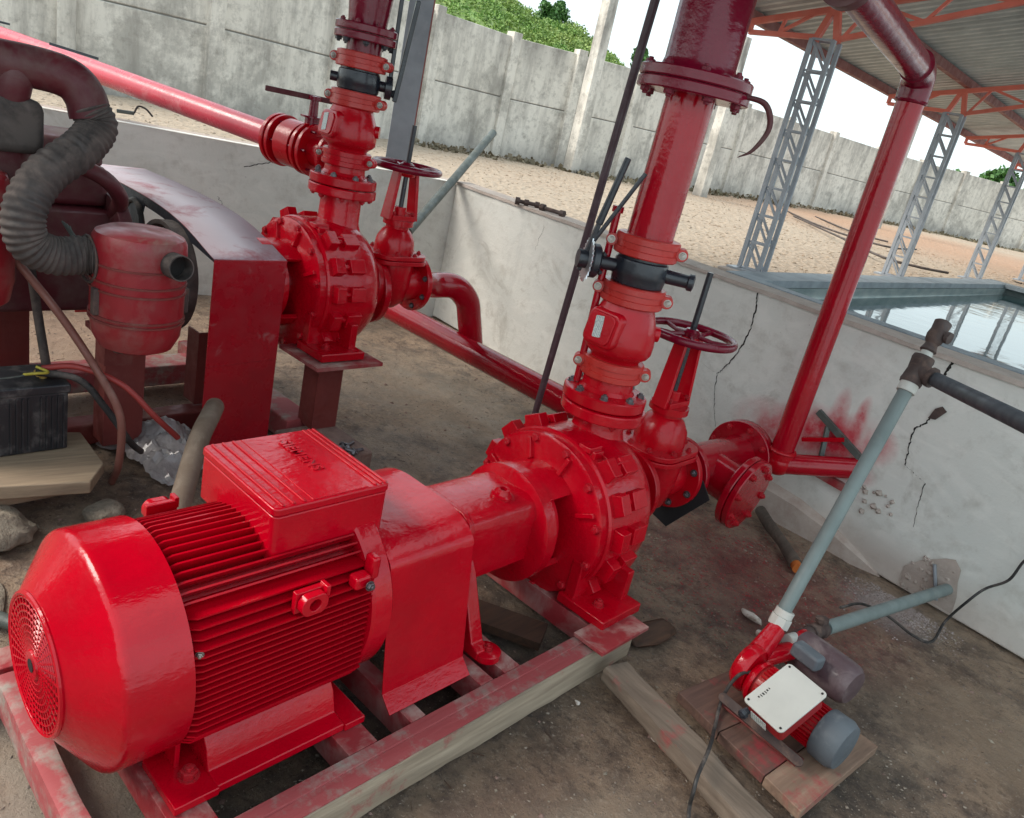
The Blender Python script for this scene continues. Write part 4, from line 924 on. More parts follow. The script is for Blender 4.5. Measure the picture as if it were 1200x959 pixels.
# ---- left stack
GX, GS = X0+LX-.012, 2.222+LS; dzs = .395
flange_adapter(GX, GS, .753+.345+.06, 'red pipe flange with zinc bolts on top of the rear left pump')
coupling(GX, GS, .875+dzs+.004, 'orange red grooved coupling above the bolted flange of the rear left pump', mat=REDV)
check_valve(GX, GS, 1.305, 1.49, 'red check valve with pale faded cover on the rear left riser', REDV)
coupling(GX, GS+.008, 1.52, 'orange red grooved coupling under the black valve of the rear left riser', mat=ORANGE)
T_ = butterfly(GX, GS+.01, 1.55, 1.64, 'black butterfly valve on the rear left riser beside the grey post', 0)
o = V((GX, GS+.01, 1.595)); sd2 = V((-.45, -.89, 0)).normalized()
rd = V((.58, .81, 0)).normalized()
T_.part('shaft_boss', MB().cyl(o-rd*.07, o-rd*.12, .02), BLACKM); T_.part('shaft_boss', MB().cyl(o+rd*.07, o+rd*.13, .022), BLACKM)
T_.part('gear_flange', MB().lathe([(.03, 0), (.048, .004), (.048, .03), (.03, .034)], o+rd*.11, rd, 28), BLACKM)
T_.part('lever', MB().bar(o+rd*.16-V((0, 0, .05)), o+rd*.17+V((.02, .02, .36)), .05, .02, rd), BLACKM, bev=.004)
T_.part('lever', MB().bar(o+rd*.13-V((0, 0, .02)), o+rd*.115+V((.01, .01, .42)), .022, .018, rd), BLACKM, bev=.004)
T_.inst('pivot_bolt', B_BLK, o+rd*.17-V((.012, .01, .02)), (.84, -.54, 0), .014)
coupling(GX, GS+.012, 1.675, 'orange red grooved coupling under the maroon flange of the rear left riser')
Tl = Thing('riser_pipe', 'maroon riser pipe with bolted flange above the rear left pump', 'pipe', (GX, GS, 1.7), 'F')
for zz in (1.752, 1.785): f = Tl.part('flange', MB().lathe([(.08, 0), (.128, 0), (.131, .004), (.131, .026), (.128, .030), (.08, .030)], (GX, GS+.016, zz), (0, 0, 1), 56), MAROON, 30)
bolt_ring(Tl, (GX, GS+.016, 1.753), (0, 0, -1), .11, 8, B_BLK, .014, .2, f); bolt_ring(Tl, (GX, GS+.016, 1.815), (0, 0, 1), .11, 8, B_MAR, .011, .2, f)
Tl.part('pipe', MB().cyl((GX, GS+.016, 1.69), (GX, GS+.016, 1.76), .075).lathe([(.08, 0), (.1, .2), (.102, 1.2)], (GX, GS+.016, 1.815), (0, 0, 1), 40), MAROON)

# ---- gate valves
def gate_valve(x, s, z, zw, label, wr=.165, scale=1.0, stem=.25):
    T_ = Thing('gate_valve', label, 'valve', (x, s, z), 'F'); k = scale; ax = (0, 1, 0)
    T_.part('body', MB().lathe([(.1*k, -.15*k), (.1*k, -.09*k), (.088*k, -.06*k), (.088*k, .06*k), (.1*k, .09*k), (.1*k, .15*k)], (x, s, z), ax, 40).lathe([(.05*k, -.13*k), (.095*k, -.09*k), (.115*k, 0), (.12*k, .1*k), (.118*k, .125*k)], (x, s, z-.0), (0, 0, 1), 40), REDV)
    for sg in (-1, 1):
        f = T_.part('flange', MB().lathe([(.09*k, 0), (.155*k, 0), (.158*k, .004), (.158*k, .026), (.155*k, .03), (.09*k, .03)], (x, s+sg*.165*k-.015, z), ax, 56), REDV, 30)
        bolt_ring(T_, (x, s+sg*.165*k-sg*.015, z), (0, -sg, 0), .132*k, 8, B_DARK if sg > 0 else B_RED, .013*k, 0, f)
    zb = z+.12*k
    f = T_.part('bonnet_flange', MB().prism(rrect(.14*k, .165*k, .09*k, 8), (x, s, zb), (1, 0, 0), (0, 1, 0), (0, 0, 1), .022).prism(rrect(.137*k, .162*k, .09*k, 8), (x, s, zb+.024), (1, 0, 0), (0, 1, 0), (0, 0, 1), .022), REDV, bev=.004)
    for a in range(8):
        an = R(a*45+22); T_.inst('bolt', B_RED, (x+.122*k*math.cos(an), s+.147*k*math.sin(an), zb+.046), (0, 0, 1), .011*k, parent=f)
    T_.part('bonnet', MB().lathe([(.105*k, 0), (.107*k, .03*k), (.1*k, .075*k), (.078*k, .115*k), (.062*k, .13*k), (.062*k, .145*k), (.08*k, .148*k), (.08*k, .175*k)], (x, s, zb+.04), (0, 0, 1), 40), REDV)
    zy = zb+.04+.175*k; zt = zw-.03
    T_.part('gland', MB().box((x, s, zy+.01), (.09*k, .15*k, .025)).cyl((x, s, zy), (x, s, zy+.06), .03*k), REDV, bev=.004)
    for sg in (-1, 1):
        T_.part('yoke_arm', MB().prism([(-.034, 0), (.034, 0), (.026, 1), (-.026, 1)], (x, s+sg*.075*k, zy+.0), (1, 0, 0), (0, -sg*.03*k, zt-zy+.01), (0, sg, 0), .02).box((x, s+sg*.066*k, zy+.015), (.06*k, .03, .04)), REDV, bev=.003)
        T_.inst('bolt', B_RED, (x+.03*k, s+sg*.062*k, zy+.03), (.6, sg*.3, .6), .009*k)
    T_.part('yoke_top', MB().lathe([(.045*k, 0), (.05*k, .006), (.05*k, .02), (.03*k, .035), (.024*k, .05)], (x, s, zt-.012), (0, 0, 1), 28), REDV)
    T_.part('stem', MB().cyl((x, s, zy), (x-.002, s+.008, zw+stem), .0125*k, n=16), BLACKM)
    hw = T_.part('handwheel', MB().torus((x, s, zw), (0, 0, 1), wr, .014, 64, 12, 1.15).lathe([(.032, -.012), (.034, .012), (.022, .022)], (x, s, zw), (0, 0, 1), 24), MAROON)
    for a in range(5):
        an = a*2*math.pi/5+.3; d = V((math.cos(an), math.sin(an), 0)); T_.part('spoke', MB().tube([V((x, s, zw))+d*.02, V((x, s, zw-.008))+d*wr*.5, V((x, s, zw))+d*(wr-.005)], .0095, 8), MAROON, parent=hw)
    return T_
ZS = .345
gate_valve(X0-.01, 2.705, ZS, .972, 'red gate valve with maroon handwheel behind the front pump', .168, 1.0, .245)
gate_valve(X0+LX-.0, 2.485, .715, 1.272, 'red gate valve with small handwheel and slim stem beside the rear left pump', .155, .92, .19)
# ---- suction tee with blind flange
T_ = Thing('pipe_tee', 'red flanged tee pipe with blind flange facing the camera', 'pipe', (X0, 3.1, .3), 'F')
T_.part('run_pipe', MB().cyl((X0, 2.90, ZS), (X0, 3.56, .315), .095, n=44), REDPIPE)
T_.part('branch', MB().cyl((X0, 3.17, .318), (-1.19, 3.17, .29), .095, n=44), REDPIPE)
for a, b, rr in (((X0, 2.905, ZS), (0, 1, 0), .155), ((X0, 3.5, .318), (0, 1, 0), .165), ((X0, 3.535, .318), (0, 1, 0), .165), ((-1.215, 3.17, .292), (1, 0, -.1), .17)):
    f = T_.part('flange', MB().lathe([(.09, 0), (rr-.003, 0), (rr, .004), (rr, .026), (rr-.003, .03), (.09, .03)], a, b, 56), REDPIPE, 30)
f = T_.part('blind_flange', MB().lathe([(.0, 0), (.167, 0), (.17, .004), (.17, .024), (.166, .028), (0, .0285)], (-1.181, 3.17, .289), (1, 0, -.1), 56), REDPIPE, 30)
bolt_ring(T_, (-1.153, 3.17, .286), (1, 0, -.1), .138, 8, B_RED, .0145, .2, f); bolt_ring(T_, (X0, 3.5, .318), (0, -1, 0), .138, 8, B_RED, .013, .2)
solo('rubber_gasket', MB().prism([(-.13, -.20), (.05, -.25), (.20, -.04), (.15, .02), (-.02, .1), (-.16, -.05)], (X0, 2.888, ZS), (1, 0, 0), (0, 0, 1), (0, 1, 0), .004), GASKET, 'black square gasket sheet sticking out behind the gate valve flange', 'gasket', (X0, 2.89, ZS), 'F')
# ---- slanting thin riser at right with wall elbow
T_ = Thing('riser_pipe', 'slim shiny red riser pipe with elbow standing before the wall at right', 'pipe', (-1.68, 3.4, .35), 'W')
T_.part('upright', MB().cyl((-1.675, 3.38, .335), (-1.685, 3.40, 2.02), .054, .056, 40), REDPIPE)
T_.part('upper_elbow', MB().tube(spline([(-1.685, 3.40, 2.0), (-1.685, 3.395, 2.07), (-1.672, 3.35, 2.105), (-1.645, 3.26, 2.115)], 7), .064, 36), MAROON)
T_.part('collar', MB().torus((-1.685, 3.4, 2.0), (0, 0, 1), .058, .008, 40, 8), MAROON)
T_.part('upper_pipe', MB().cyl((-1.655, 3.29, 2.113), (-1.34, 2.13, 2.13), .056, n=40), MAROON)
T_.part('dark_elbow', MB().cyl((-1.345, 2.15, 2.13), (-1.335, 2.10, 2.13), .075, n=36).tube(spline([(-1.345, 2.16, 2.13), (-1.33, 2.08, 2.14), (-1.36, 2.02, 2.17), (-1.45, 1.99, 2.19), (-1.56, 1.98, 2.19)], 6), .062, 28), DRUST)
T_.part('lower_elbow', MB().tube(spline([(-1.675, 3.385, .42), (-1.675, 3.385, .38), (-1.674, 3.386, .35)], 6), .062, 32).lathe([(.066*math.sin(a_*math.pi/12), -.066*math.cos(a_*math.pi/12)) for a_ in range(13)], (-1.674, 3.386, .348), (0, 0, 1), 32, cap=False).torus((-1.675, 3.382, .41), (0, 0, 1), .06, .008, 36, 8), REDV)
T_.part('wall_pipe', MB().cyl((-1.66, 3.39, .345), (-1.395, 3.60, .425), .05, n=30), REDPIPE)
T_ = Thing('wall_bracket', 'red sprayed angle iron bracket fixed to the wall behind the slim riser', 'bracket', (-1.5, 3.58, .45), 'W')
T_.part('rail', MB().bar((-1.67, 3.585, .60), (-1.345, 3.585, .455), .02, .03), GALV); T_.part('rail', MB().bar((-1.60, 3.585, .55), (-1.56, 3.55, .40), .02, .02), GALV)
T_.part('brace', MB().bar((-1.68, 3.55, .45), (-1.50, 3.585, .53), .03, .02), REDV); T_.part('brace', MB().bar((-1.63, 3.56, .33), (-1.36, 3.585, .31), .03, .035), DREDB)
T_.inst('bolt', B_ZINC, (-1.36, 3.585, .46), (0, -1, 0), .012)
# ---- header pipe with elbow
T_ = Thing('header_pipe', 'thick glossy red header pipe linking the two pumps before the back wall', 'pipe', (-3.5, 2.7, .35), 'W')
T_.part('pipe', MB().cyl((-4.05, 2.57, .35), (-1.80, 2.80, .345), .068, n=44), REDPIPE)
ws = V(FR @ V((X0+LX, 2.64, .715))); we = V(FR @ V((X0+LX, 2.90, .715)))
T_.part('elbow', MB().tube(spline([ws, wpx(505, 334, x=-3.40), wpx(532, 336, x=-3.39), wpx(547, 352, x=-3.385), wpx(550, 375, x=-3.385), wpx(552, 402, x=-3.39)], 7), .0685, 32), REDPIPE)
# ---- black rod
solo('steel_rod', MB().tube([wpx(623, 500, x=-2.02), wpx(630, 474, x=-2.02), wpx(699, 237, x=-2.0), wpx(772, -14, x=-1.98)], lambda u: .012+.004*u, 12), RODM, 'long thin dark rod leaning upright between the two pumps', 'rod', (-1.9, 1.8, 0), 'W')

# ================================================================== LEFT: belt guard, diesel engine, pedestals
T_ = Thing('belt_guard', 'tall worn red sheet guard with chalky curved top before the rear pump', 'guard', (-2.93, 1.68, 0), 'F')
gy0, gy1 = 1.462, 1.775; gx = -2.78
T_.part('front_sheet', MB().prism([(gy0, .0), (gy1, .03), (gy1, .862), (gy0, .858)], (gx, 0, 0), (0, 1, 0), (0, 0, 1), (1, 0, 0), .006), GUARDR, bev=.002)
prof = spline([(gx, 0, .862), (gx-.26, 0, .928), (gx-.52, 0, .958), (gx-.92, 0, .965), (gx-1.38, 0, .955)], 7)
A = [V((p.x, gy0, p.z)) for p in prof]; B = [V((p.x, gy1, p.z)) for p in prof]
o = T_.part('curved_top', MB().quadstrip(A, B), GUARDT, 60); q_ = o.modifiers.new('s', 'SOLIDIFY'); q_.thickness = .005
A2 = [V((p.x, gy0+.002, p.z-.015-(.17 if i > 16 else .03*min(1, i/6.)))) for i, p in enumerate(prof)]
o = T_.part('side_strip', MB().quadstrip([a+V((0, .002, 0)) for a in A], A2), BLACKM, 60)
T_.part('rear_sheet', MB().prism([(gy0, .2), (gy1, .2), (gy1, .95), (gy0, .95)], (gx-1.38, 0, 0), (0, 1, 0), (0, 0, 1), (1, 0, 0), .006), GUARDR)
T_.part('seam', MB().bar((gx+.007, gy0, .42), (gx+.007, gy1, .435), .003, .004, (1, 0, 0)), GUARDR)
# fan wheel
T_ = Thing('fan_wheel', 'dusty dark spoked fan pulley behind the red air filter', 'wheel', (-3.1, 1.47, .76), 'F')
T_.part('rim', MB().lathe([(.205, -.03), (.222, -.03), (.222, .03), (.205, .03), (.205, -.03)], (-3.12, 1.44, .70), (0, 1, 0), 48, cap=False), HOSE)
for k in range(5): a = R(k*72+20); d = V((math.cos(a), 0, math.sin(a))); T_.part('spoke', MB().bar(V((-3.12, 1.44, .70))+d*.03, V((-3.12, 1.44, .70))+d*.21, .05, .015, (0, 1, 0)), HOSE)
T_.part('hub', MB().lathe([(.07, 0), (.07, .04), (.03, .06)], (-3.12, 1.41, .70), (0, -1, 0), 24), DRUST)
T_.part('belt', MB().torus((-3.5, 1.46, .80), (.1, 1, 0), .12, .012, 40, 8), BLACKR)
# engine
E_ = Thing('diesel_engine', 'dusty dark red diesel engine cropped by the left edge', 'engine', (-3.4, 1.0, .5), 'F')
E_.part('block', MB().box((-3.55, .83, .70), (.5, .95, .42)), DRUST, bev=.02)
E_.part('cylinder_head', MB().box((-3.5, 1.03, .99), (.34, .52, .16)), DRUST, bev=.03, seg=3)
E_.part('rocker_cover', MB().prism([(-.15, 0), (.15, 0), (.11, .09), (-.08, .11)], (-3.48, .93, 1.07), (1, 0, 0), (0, 0, 1), (0, 1, 0), .34), DRUST, bev=.02, seg=3)
E_.part('timing_cover', MB().lathe([(.19, 0), (.19, .05), (.12, .08)], (-3.35, 1.28, .78), (0, 1, 0), 32), DRUST, bev=.004)
E_.part('fuel_tank', MB().lathe([(0, -.17), (.1, -.16), (.15, -.12), (.165, -.05), (.165, .12), (.15, .16), (0, .18)], (-2.93, .67, .80), (0, 0, 1), 40), FRED)
E_.part('intake_box', MB().box((-3.05, .72, 1.14), (.26, .34, .34)), DRUST, bev=.04, seg=3)
E_.part('intake_box', MB().box((-2.98, .83, 1.24), (.2, .18, .17)), HOSE, bev=.035, seg=3)
E_.part('red_panel', MB().box((-2.96, .72, 1.03), (.18, .20, .14)), FRED, bev=.03)
man = spline([(-2.98, .50, 1.42), (-2.96, .72, 1.42), (-2.93, .90, 1.42), (-2.9, .99, 1.405), (-2.88, 1.03, 1.36), (-2.87, 1.045, 1.30)], 8)
E_.part('intake_pipe', MB().tube(man, .064, 28), DRUST)
E_.part('intake_pipe', MB().tube(spline([(-2.95, .85, 1.43), (-2.93, .84, 1.38), (-2.95, .83, 1.30)], 6), .055, 20), DRUST)
hp = spline([(-2.87, 1.04, 1.33), (-2.855, 1.06, 1.275), (-2.82, 1.0, 1.205), (-2.76, .875, 1.12), (-2.71, .805, 1.02), (-2.70, .81, .925), (-2.70, .88, .882), (-2.70, .97, .885), (-2.68, 1.02, .885)], 44)
nh = len(hp)
E_.part('corrugated_hose', MB().tube(hp, lambda u: .061+.0026*math.sin(u*2*math.pi*42), 28), HOSE, 80, label='ribbed dusty dark grey rubber hose')
E_.part('exhaust_cap', MB().lathe([(0, .03), (.05, .02), (.055, -.01), (0, -.03)], (-2.98, .72, 1.60), (0, 0, 1), 28), BLACKR)
E_.part('flat_strap', MB().bar((-2.95, .70, 1.535), (-2.93, .83, 1.53), .03, .006), BLACKM)
E_.part('flat_strap', MB().bar((-2.90, .93, 1.50), (-2.86, 1.06, 1.485), .02, .008), BLACKM)
E_.part('water_pipe', MB().tube(spline([(-3.2, 1.1, 1.10), (-3.15, 1.2, 1.06), (-3.2, 1.28, .98), (-3.3, 1.3, .9)], 6), .03, 14), DRUST)
E_.part('hose_clamp', MB().torus((-2.70, .985, .873), (0, 1, 0), .076, .005, 36, 6), RUSTF)
for i in range(5): E_.part('wire', MB().tube(spline([(-2.85+random.uniform(-.05, .05), .97, .95), (-2.72, 1.0+random.uniform(-.03, .03), .84), (-2.6, 1.015, .72+random.uniform(-.04, .04)), (-2.6, 1.03+.01*i, .6), (-2.63, 1.08, .56)], 6), .0035, 6), GALV)
# air filter
T_ = Thing('air_filter', 'dusty round red air filter canister with open outlet pipe', 'air filter', (-2.66, 1.135, .57), 'F')
fc_ = (-2.66, 1.135, 0)
T_.part('canister', MB().lathe([(0, .562), (.075, .565), (.12, .585), (.142, .63), (.146, .67), (.149, .70), (.149, .93), (.147, .955), (.138, .972), (.11, .985), (.0, .99)], fc_, (0, 0, 1), 64), FRED, 30)
for z in (.685, .70, .79, .82, .875): T_.part('band', MB().lathe([(.148, -.004), (.1535, -.003), (.1535, .003), (.148, .004)], (fc_[0], fc_[1], z), (0, 0, 1), 56), BROWNP, 30)
dv = V((.98, .05, .08)).normalized(); oo = V((fc_[0]+.12, fc_[1]+.045, .905))
T_.part('outlet_pipe', MB().lathe([(.043, 0), (.043, .085), (.039, .085), (.039, .01)], oo, dv, 36, cap=False), HOSE, 30); T_.part('outlet_pipe_throat', MB().cyl(oo+dv*.01, oo+dv*.03, .0395), DARK)
T_.part('inlet_pipe', MB().cyl((-2.66, 1.02, .88), (-2.66, 1.08, .88), .062, n=28), FRED)
for sg in (-1, 1): T_.part('clamp', MB().box((fc_[0]+.03, fc_[1]+sg*.15, .75), (.03, .02, .09)), RUSTF, bev=.004)
T_.part('bracket', MB().box((fc_[0]-.1, fc_[1]-.0, .62), (.06, .24, .02)).box((fc_[0]-.16, fc_[1], .60), (.05, .1, .3)), BROWNP)
# pedestals and long timbers
def channel(name, label, x, s, z0, z1, w, d, mat, rot=0, grp=None):
    T_ = Thing(name, label, 'pedestal', (x, s, z0), 'F', grp); th = .008
    T_.part('web', MB().box((x, s, (z0+z1)/2), (th, w, z1-z0)), mat); T_.part('side', MB().box((x-d/2, s-w/2+th/2, (z0+z1)/2), (d, th, z1-z0-.004)), mat); T_.part('side', MB().box((x-d/2, s+w/2-th/2, (z0+z1)/2), (d, th, z1-z0-.004)), mat); return T_
GP = 'brown red channel pedestals'
channel('pedestal', 'brown red channel pedestal standing right under the air filter', -2.94, 1.22, .05, .62, .15, .1, BROWNP, 0, GP)
channel('pedestal', 'dusty brown pedestal behind, left of the air filter post', -3.6, 1.02, .1, .52, .13, .1, BROWNP, 0, GP)
channel('pedestal', 'short channel pedestal under the front foot of the rear pump', X0+LX+.265, 2.02, .10, .452, .13, .11, BROWNP, 0, GP)
channel('pedestal', 'brown channel pedestal under the bearing leg of the rear pump', -3.12, 1.66, .10, .44, .12, .1, BROWNP, 0, GP)
solo('foot_plate', MB().box((X0+LX+.28, 2.0, .462), (.30, .34, .016)), DREDB, 'pink dusted steel plate under the foot of the rear pump', 'plate', (X0+LX, 2.0, .46), 'F')
solo('concrete_block', MB().box((-2.60, 1.95, .045), (.34, .30, .11)), BLOCK, 'reddish rough concrete block carrying the rear pump pedestal', 'block', (-2.6, 1.95, .0), 'F', bev=.015)
solo('timber', MB().box((-3.35, 1.96, .06), (1.1, .15, .11)), WOODR, 'long red dusted timber running back under the rear pump', 'timber', (-3.3, 1.96, .0), 'F', bev=.008)
solo('timber', MB().box((-3.55, 1.2, .10), (.16, 2.0, .1)), WOODR, 'pale dusted timber lying behind the pedestals under the engine', 'timber', (-3.55, 1.2, .0), 'F', bev=.008)
solo('timber', MB().box((-3.1, 1.15, .05), (.1, 1.1, .09)), BROWNP, 'brown steel beam in the shade below the air filter', 'timber', (-3.1, 1.15, .0), 'F', bev=.008)
T_ = Thing('bolt_pile', 'few loose greasy bolts lying on the concrete block', 'bolts', (-2.50, 1.99, .1), 'F')
for i in range(5):
    a = random.uniform(0, 6.28); T_.part('bolt', MB().cyl((-2.52+.025*i, 1.99+random.uniform(-.03, .03), .112), (-2.52+.025*i+.05*math.cos(a), 1.99+.05*math.sin(a), .118), .008, n=8).lathe([(.014, 0), (.014, .012)], (-2.52+.025*i, 1.99, .112), (math.cos(a), math.sin(a), 0), 6), DBOLT)
# long thin legs and red hose
solo('hose', MB().tube(spline([V(FR @ V(p)) for p in [(-2.93, .80, .86), (-2.80, .93, .66), (-2.68, 1.03, .46), (-2.6, 1.07, .33), (-2.62, 1.08, .14), (-2.7, 1.09, .02)]], 8), .0135, 12), paint('pinkish_hose', (.22, .085, .065), .6, (.3, .2, .17), .2, .1, 0), 'pinkish brown rubber hose slanting down left of the air filter', 'hose')
solo('drain_pipe', MB().tube([V(FR @ V((-3.2, .95, .85))), V(FR @ V((-3.1, .97, .5))), V(FR @ V((-2.95, .99, .1)))], .016, 12), HOSE, 'thin grey brown pipe hanging behind the slanting hose', 'pipe')
solo('leg_pipe', MB().cyl(V(FR @ V((-3.6, .62, 0))), V(FR @ V((-3.6, .62, .6))), .02), BROWNP, 'slim post at the far left edge below the fuel tank', 'post')
# battery, board and stone
BX, BY = -2.93, .40
T_ = Thing('battery', 'dusty black vehicle battery on a plank at the left edge', 'battery', (BX, BY, .16), 'W')
bxr = Matrix.Rotation(R(7), 3, 'Z')
T_.part('case', MB().box((BX, BY, .27), (.2, .36, .22), bxr), BATT, bev=.006); T_.part('lid', MB().box((BX, BY, .395), (.215, .375, .035), bxr), BATT, bev=.008)
for i in range(9): T_.part('case_rib', MB().box(V((BX, BY, .27))+bxr @ V((.102, .165-.018*i-(.02 if i > 4 else 0), 0)), (.008, .006, .2), bxr), BATT)
for yy in (.12, -.1): T_.part('terminal', MB().cyl(V((BX, BY, .41))+bxr @ V((.03, yy, 0)), V((BX, BY, .435))+bxr @ V((.03, yy, 0)), .012), BRASS); T_.part('cable_clamp', MB().box(V((BX, BY, .43))+bxr @ V((.03, yy, 0)), (.035, .05, .018), bxr), BRASS, bev=.004)
for nm, lb, mat, pts, r_ in (('red_cable', 'thick dull red battery cable drooping from the battery', REDC, [(-2.91, .52, .45), (-2.86, .62, .47), (-2.8, .75, .42), (-2.76, .86, .3), (-2.78, .95, .2)], .011),
                             ('black_cable', 'thick grey black battery cable hanging beside the red one', BLACKR, [(-2.9, .50, .44), (-2.84, .62, .43), (-2.80, .7, .33), (-2.78, .78, .2), (-2.85, .84, .12)], .012),
                             ('thin_wire', 'thin grey wire looping over the battery top', GALV, [(-2.9, .2, .5), (-2.86, .34, .44), (-2.88, .48, .44), (-2.9, .52, .45)], .003),
                             ('yellow_wire', 'short yellow green wire tangled on the battery clamp', YELLOWW, [(-2.88, .46, .44), (-2.85, .49, .455), (-2.87, .53, .45), (-2.9, .5, .46)], .005)):
    solo(nm, MB().tube(spline(pts, 8), r_, 10), mat, lb, 'cable')
solo('plank', MB().add([(-3.1, .1, .115), (-2.66, .1, .105), (-2.60, .61, .105), (-2.72, .68, .11), (-2.98, .66, .115), (-3.1, .1, .16), (-2.66, .1, .155), (-2.60, .61, .152), (-2.72, .68, .155), (-2.98, .66, .16)], [(0, 4, 3, 2, 1), (5, 6, 7, 8, 9), (0, 1, 6, 5), (1, 2, 7, 6), (2, 3, 8, 7), (3, 4, 9, 8), (4, 0, 5, 9)]), WOODL, 'oil stained pale wooden plank under the battery', 'plank', bev=.006)
solo('plank', MB().box((-2.76, .33, .08), (.2, .5, .045), Matrix.Rotation(R(9), 3, 'Z')), WOODL, 'lower wooden plank beneath the battery plank', 'plank', bev=.006)
def rock(name, label, c, r, mat=RUBBLE, sq=.6, seed=0, sub=3, cat='stone', rgh=.25):
    import bmesh
    rd_ = random.Random(seed+77); b = bmesh.new()
    for i in range(26 if sub > 2 else 9):
        d = V((rd_.gauss(0, 1), rd_.gauss(0, 1), rd_.gauss(0, 1))).normalized()*rd_.uniform(.85, 1.1); b.verts.new((d.x*r[0], d.y*r[1], d.z*r[2]))
    h_ = bmesh.ops.convex_hull(b, input=b.verts); bmesh.ops.delete(b, geom=[v for v in b.verts if not v.link_faces], context='VERTS')
    bmesh.ops.bevel(b, geom=list(b.edges), offset=min(r)*.09, segments=1, affect='EDGES')
    if sub > 2:
        bmesh.ops.subdivide_edges(b, edges=list(b.edges), cuts=2, use_grid_fill=True)
        for v in b.verts: v.co += v.co.normalized()*noise.noise(v.co*22+V((seed, 0, 0)))*min(r)*.16
    me = bpy.data.meshes.new(name); b.to_mesh(me); b.free(); me.materials.append(mat); me.shade_smooth(); me.set_sharp_from_angle(angle=R(24))
    o = bpy.data.objects.new(name, me); COL.objects.link(o); o.location = c; o['label'] = label; o['category'] = cat; return o
rock('stone', 'pale rough stone propping the plank at the left edge', (-2.58, .33, .02), (.13, .11, .075), RUBBLE, seed=3)
rock('stone', 'dirty grey lump of rubble right of the plank end', (-2.62, .66, .01), (.075, .07, .06), RUBBLE, seed=8)
rock('stone', 'flat pale concrete lump at the left edge beside the motor fan cover', (-2.25, .22, -.005), (.2, .10, .03), RUBBLE, seed=5)
rock('stone', 'dark wet stone in front of the crumpled bag', (-2.42, .86, .0), (.10, .07, .035), BLOCK, seed=11)
solo('grey_pipe', MB().cyl((-2.42, .02, .05), (-2.02, .34, .03), .02, n=16), GALV, 'upper of two short grey pipes behind the fan cover at the left edge', 'pipe', group=None)
solo('grey_pipe', MB().cyl((-2.25, .02, .04), (-1.88, .3, .025), .018, n=16), GALV, 'lower of two short grey pipes behind the fan cover at the left edge', 'pipe')
solo('conduit', MB().tube(spline([(-2.15, .70, .04), (-2.30, .80, .16), (-2.52, .93, .30), (-2.66, 1.02, .34), (-2.78, 1.08, .32)], 7), .036, 20), paint('dusty_brown_conduit', (.2, .15, .11), .7, (.3, .25, .2), .3, .2, 0), 'thick dusty brown conduit rising behind the motor terminal box', 'conduit')
# crumpled bag
import bmesh
b = bmesh.new(); bmesh.ops.create_grid(b, x_segments=34, y_segments=26, size=1)
for v in b.verts:
    x, y = v.co.x, v.co.y; r2 = math.hypot(x, y); ed = 1+.25*noise.noise(V((x*2, y*2, 5)))
    hgt = max(0, 1-r2*.85)*.14*(1+.8*noise.noise(V((x*1.7, y*1.7, 1))))+.035*abs(noise.noise(V((x*4, y*4, 2))))+.015*noise.noise(V((x*11, y*11, 2)))
    v.co = V((x*.22*ed, y*.17*ed, max(.004, hgt)))
me = bpy.data.meshes.new('plastic_bag'); b.to_mesh(me); b.free(); me.materials.append(BAGM); me.shade_smooth(); me.set_sharp_from_angle(angle=R(28))
o = bpy.data.objects.new('plastic_bag', me); COL.objects.link(o); o.location = FR @ V((-2.88, 1.38, .005)); o.rotation_euler = (0, 0, .3); o['label'] = 'crumpled translucent grey plastic bag on the floor before the belt guard'; o['category'] = 'bag'

# ================================================================== long pink branch pipe with butterfly valve (upper left)
T_ = Thing('branch_pipe', 'long sun faded pink red pipe slanting across the outside ground to the left', 'pipe', (-5.2, 2.2, 1.2), 'W')
ctr = V(FR @ V((X0+LX-.05, 2.13, 1.262)))
pA = wpx(328, 163, x=-4.15); pB = wpx(-30, 32, x=-6.9); dB = (pB-pA).normalized()
T_.part('pipe', MB().cyl(pA, pB, .064, n=36), PINK)
pC = wpx(398, 187, x=-3.72)
T_ = Thing('lever_valve', 'red wafer valve with flat lever between flanges at the end of the pink pipe', 'valve', pA, 'W')
dC = (pC-pA).normalized(); Lc = (pC-pA).length
for u, r_, w_ in ((-.03, .128, .022), (.06, .128, .02), (.48, .128, .02), (.58, .128, .02), (.9, .125, .02)):
    T_.part('flange', MB().lathe([(.06, 0), (r_, 0), (r_+.003, .003), (r_+.003, w_), (r_, w_+.003), (.06, w_+.003)], pA+dC*Lc*u, dC, 48), REDV, 30)
T_.part('body', MB().cyl(pA-dC*.02, pC+dC*.05, .075, n=36), REDV); T_.part('wafer_ring', MB().cyl(pA+dC*Lc*.18, pA+dC*Lc*.42, .12, n=44), REDV)
for i in range(6):
    a = i*1.047; q = dC.to_track_quat('Z', 'Y').to_matrix() @ V((.108*math.cos(a), .108*math.sin(a), 0)); T_.part('stud', MB().cyl(pA+q-dC*.01, pA+q+dC*Lc*.7, .007, n=8), MAROON)
nb = pA+dC*Lc*.50
T_.part('neck', MB().lathe([(.038, .09), (.038, .15), (.062, .153), (.062, .162), (.024, .165), (.021, .24), (.034, .24), (.034, .258), (0, .262)], nb, (0, 0, 1), 24), MAROON)
hl = wpx(311, 103, x=nb.x-.06); T_.part('lever', MB().bar(nb+V((.02, .09, .25)), hl, .016, .026), DRUST, bev=.003)
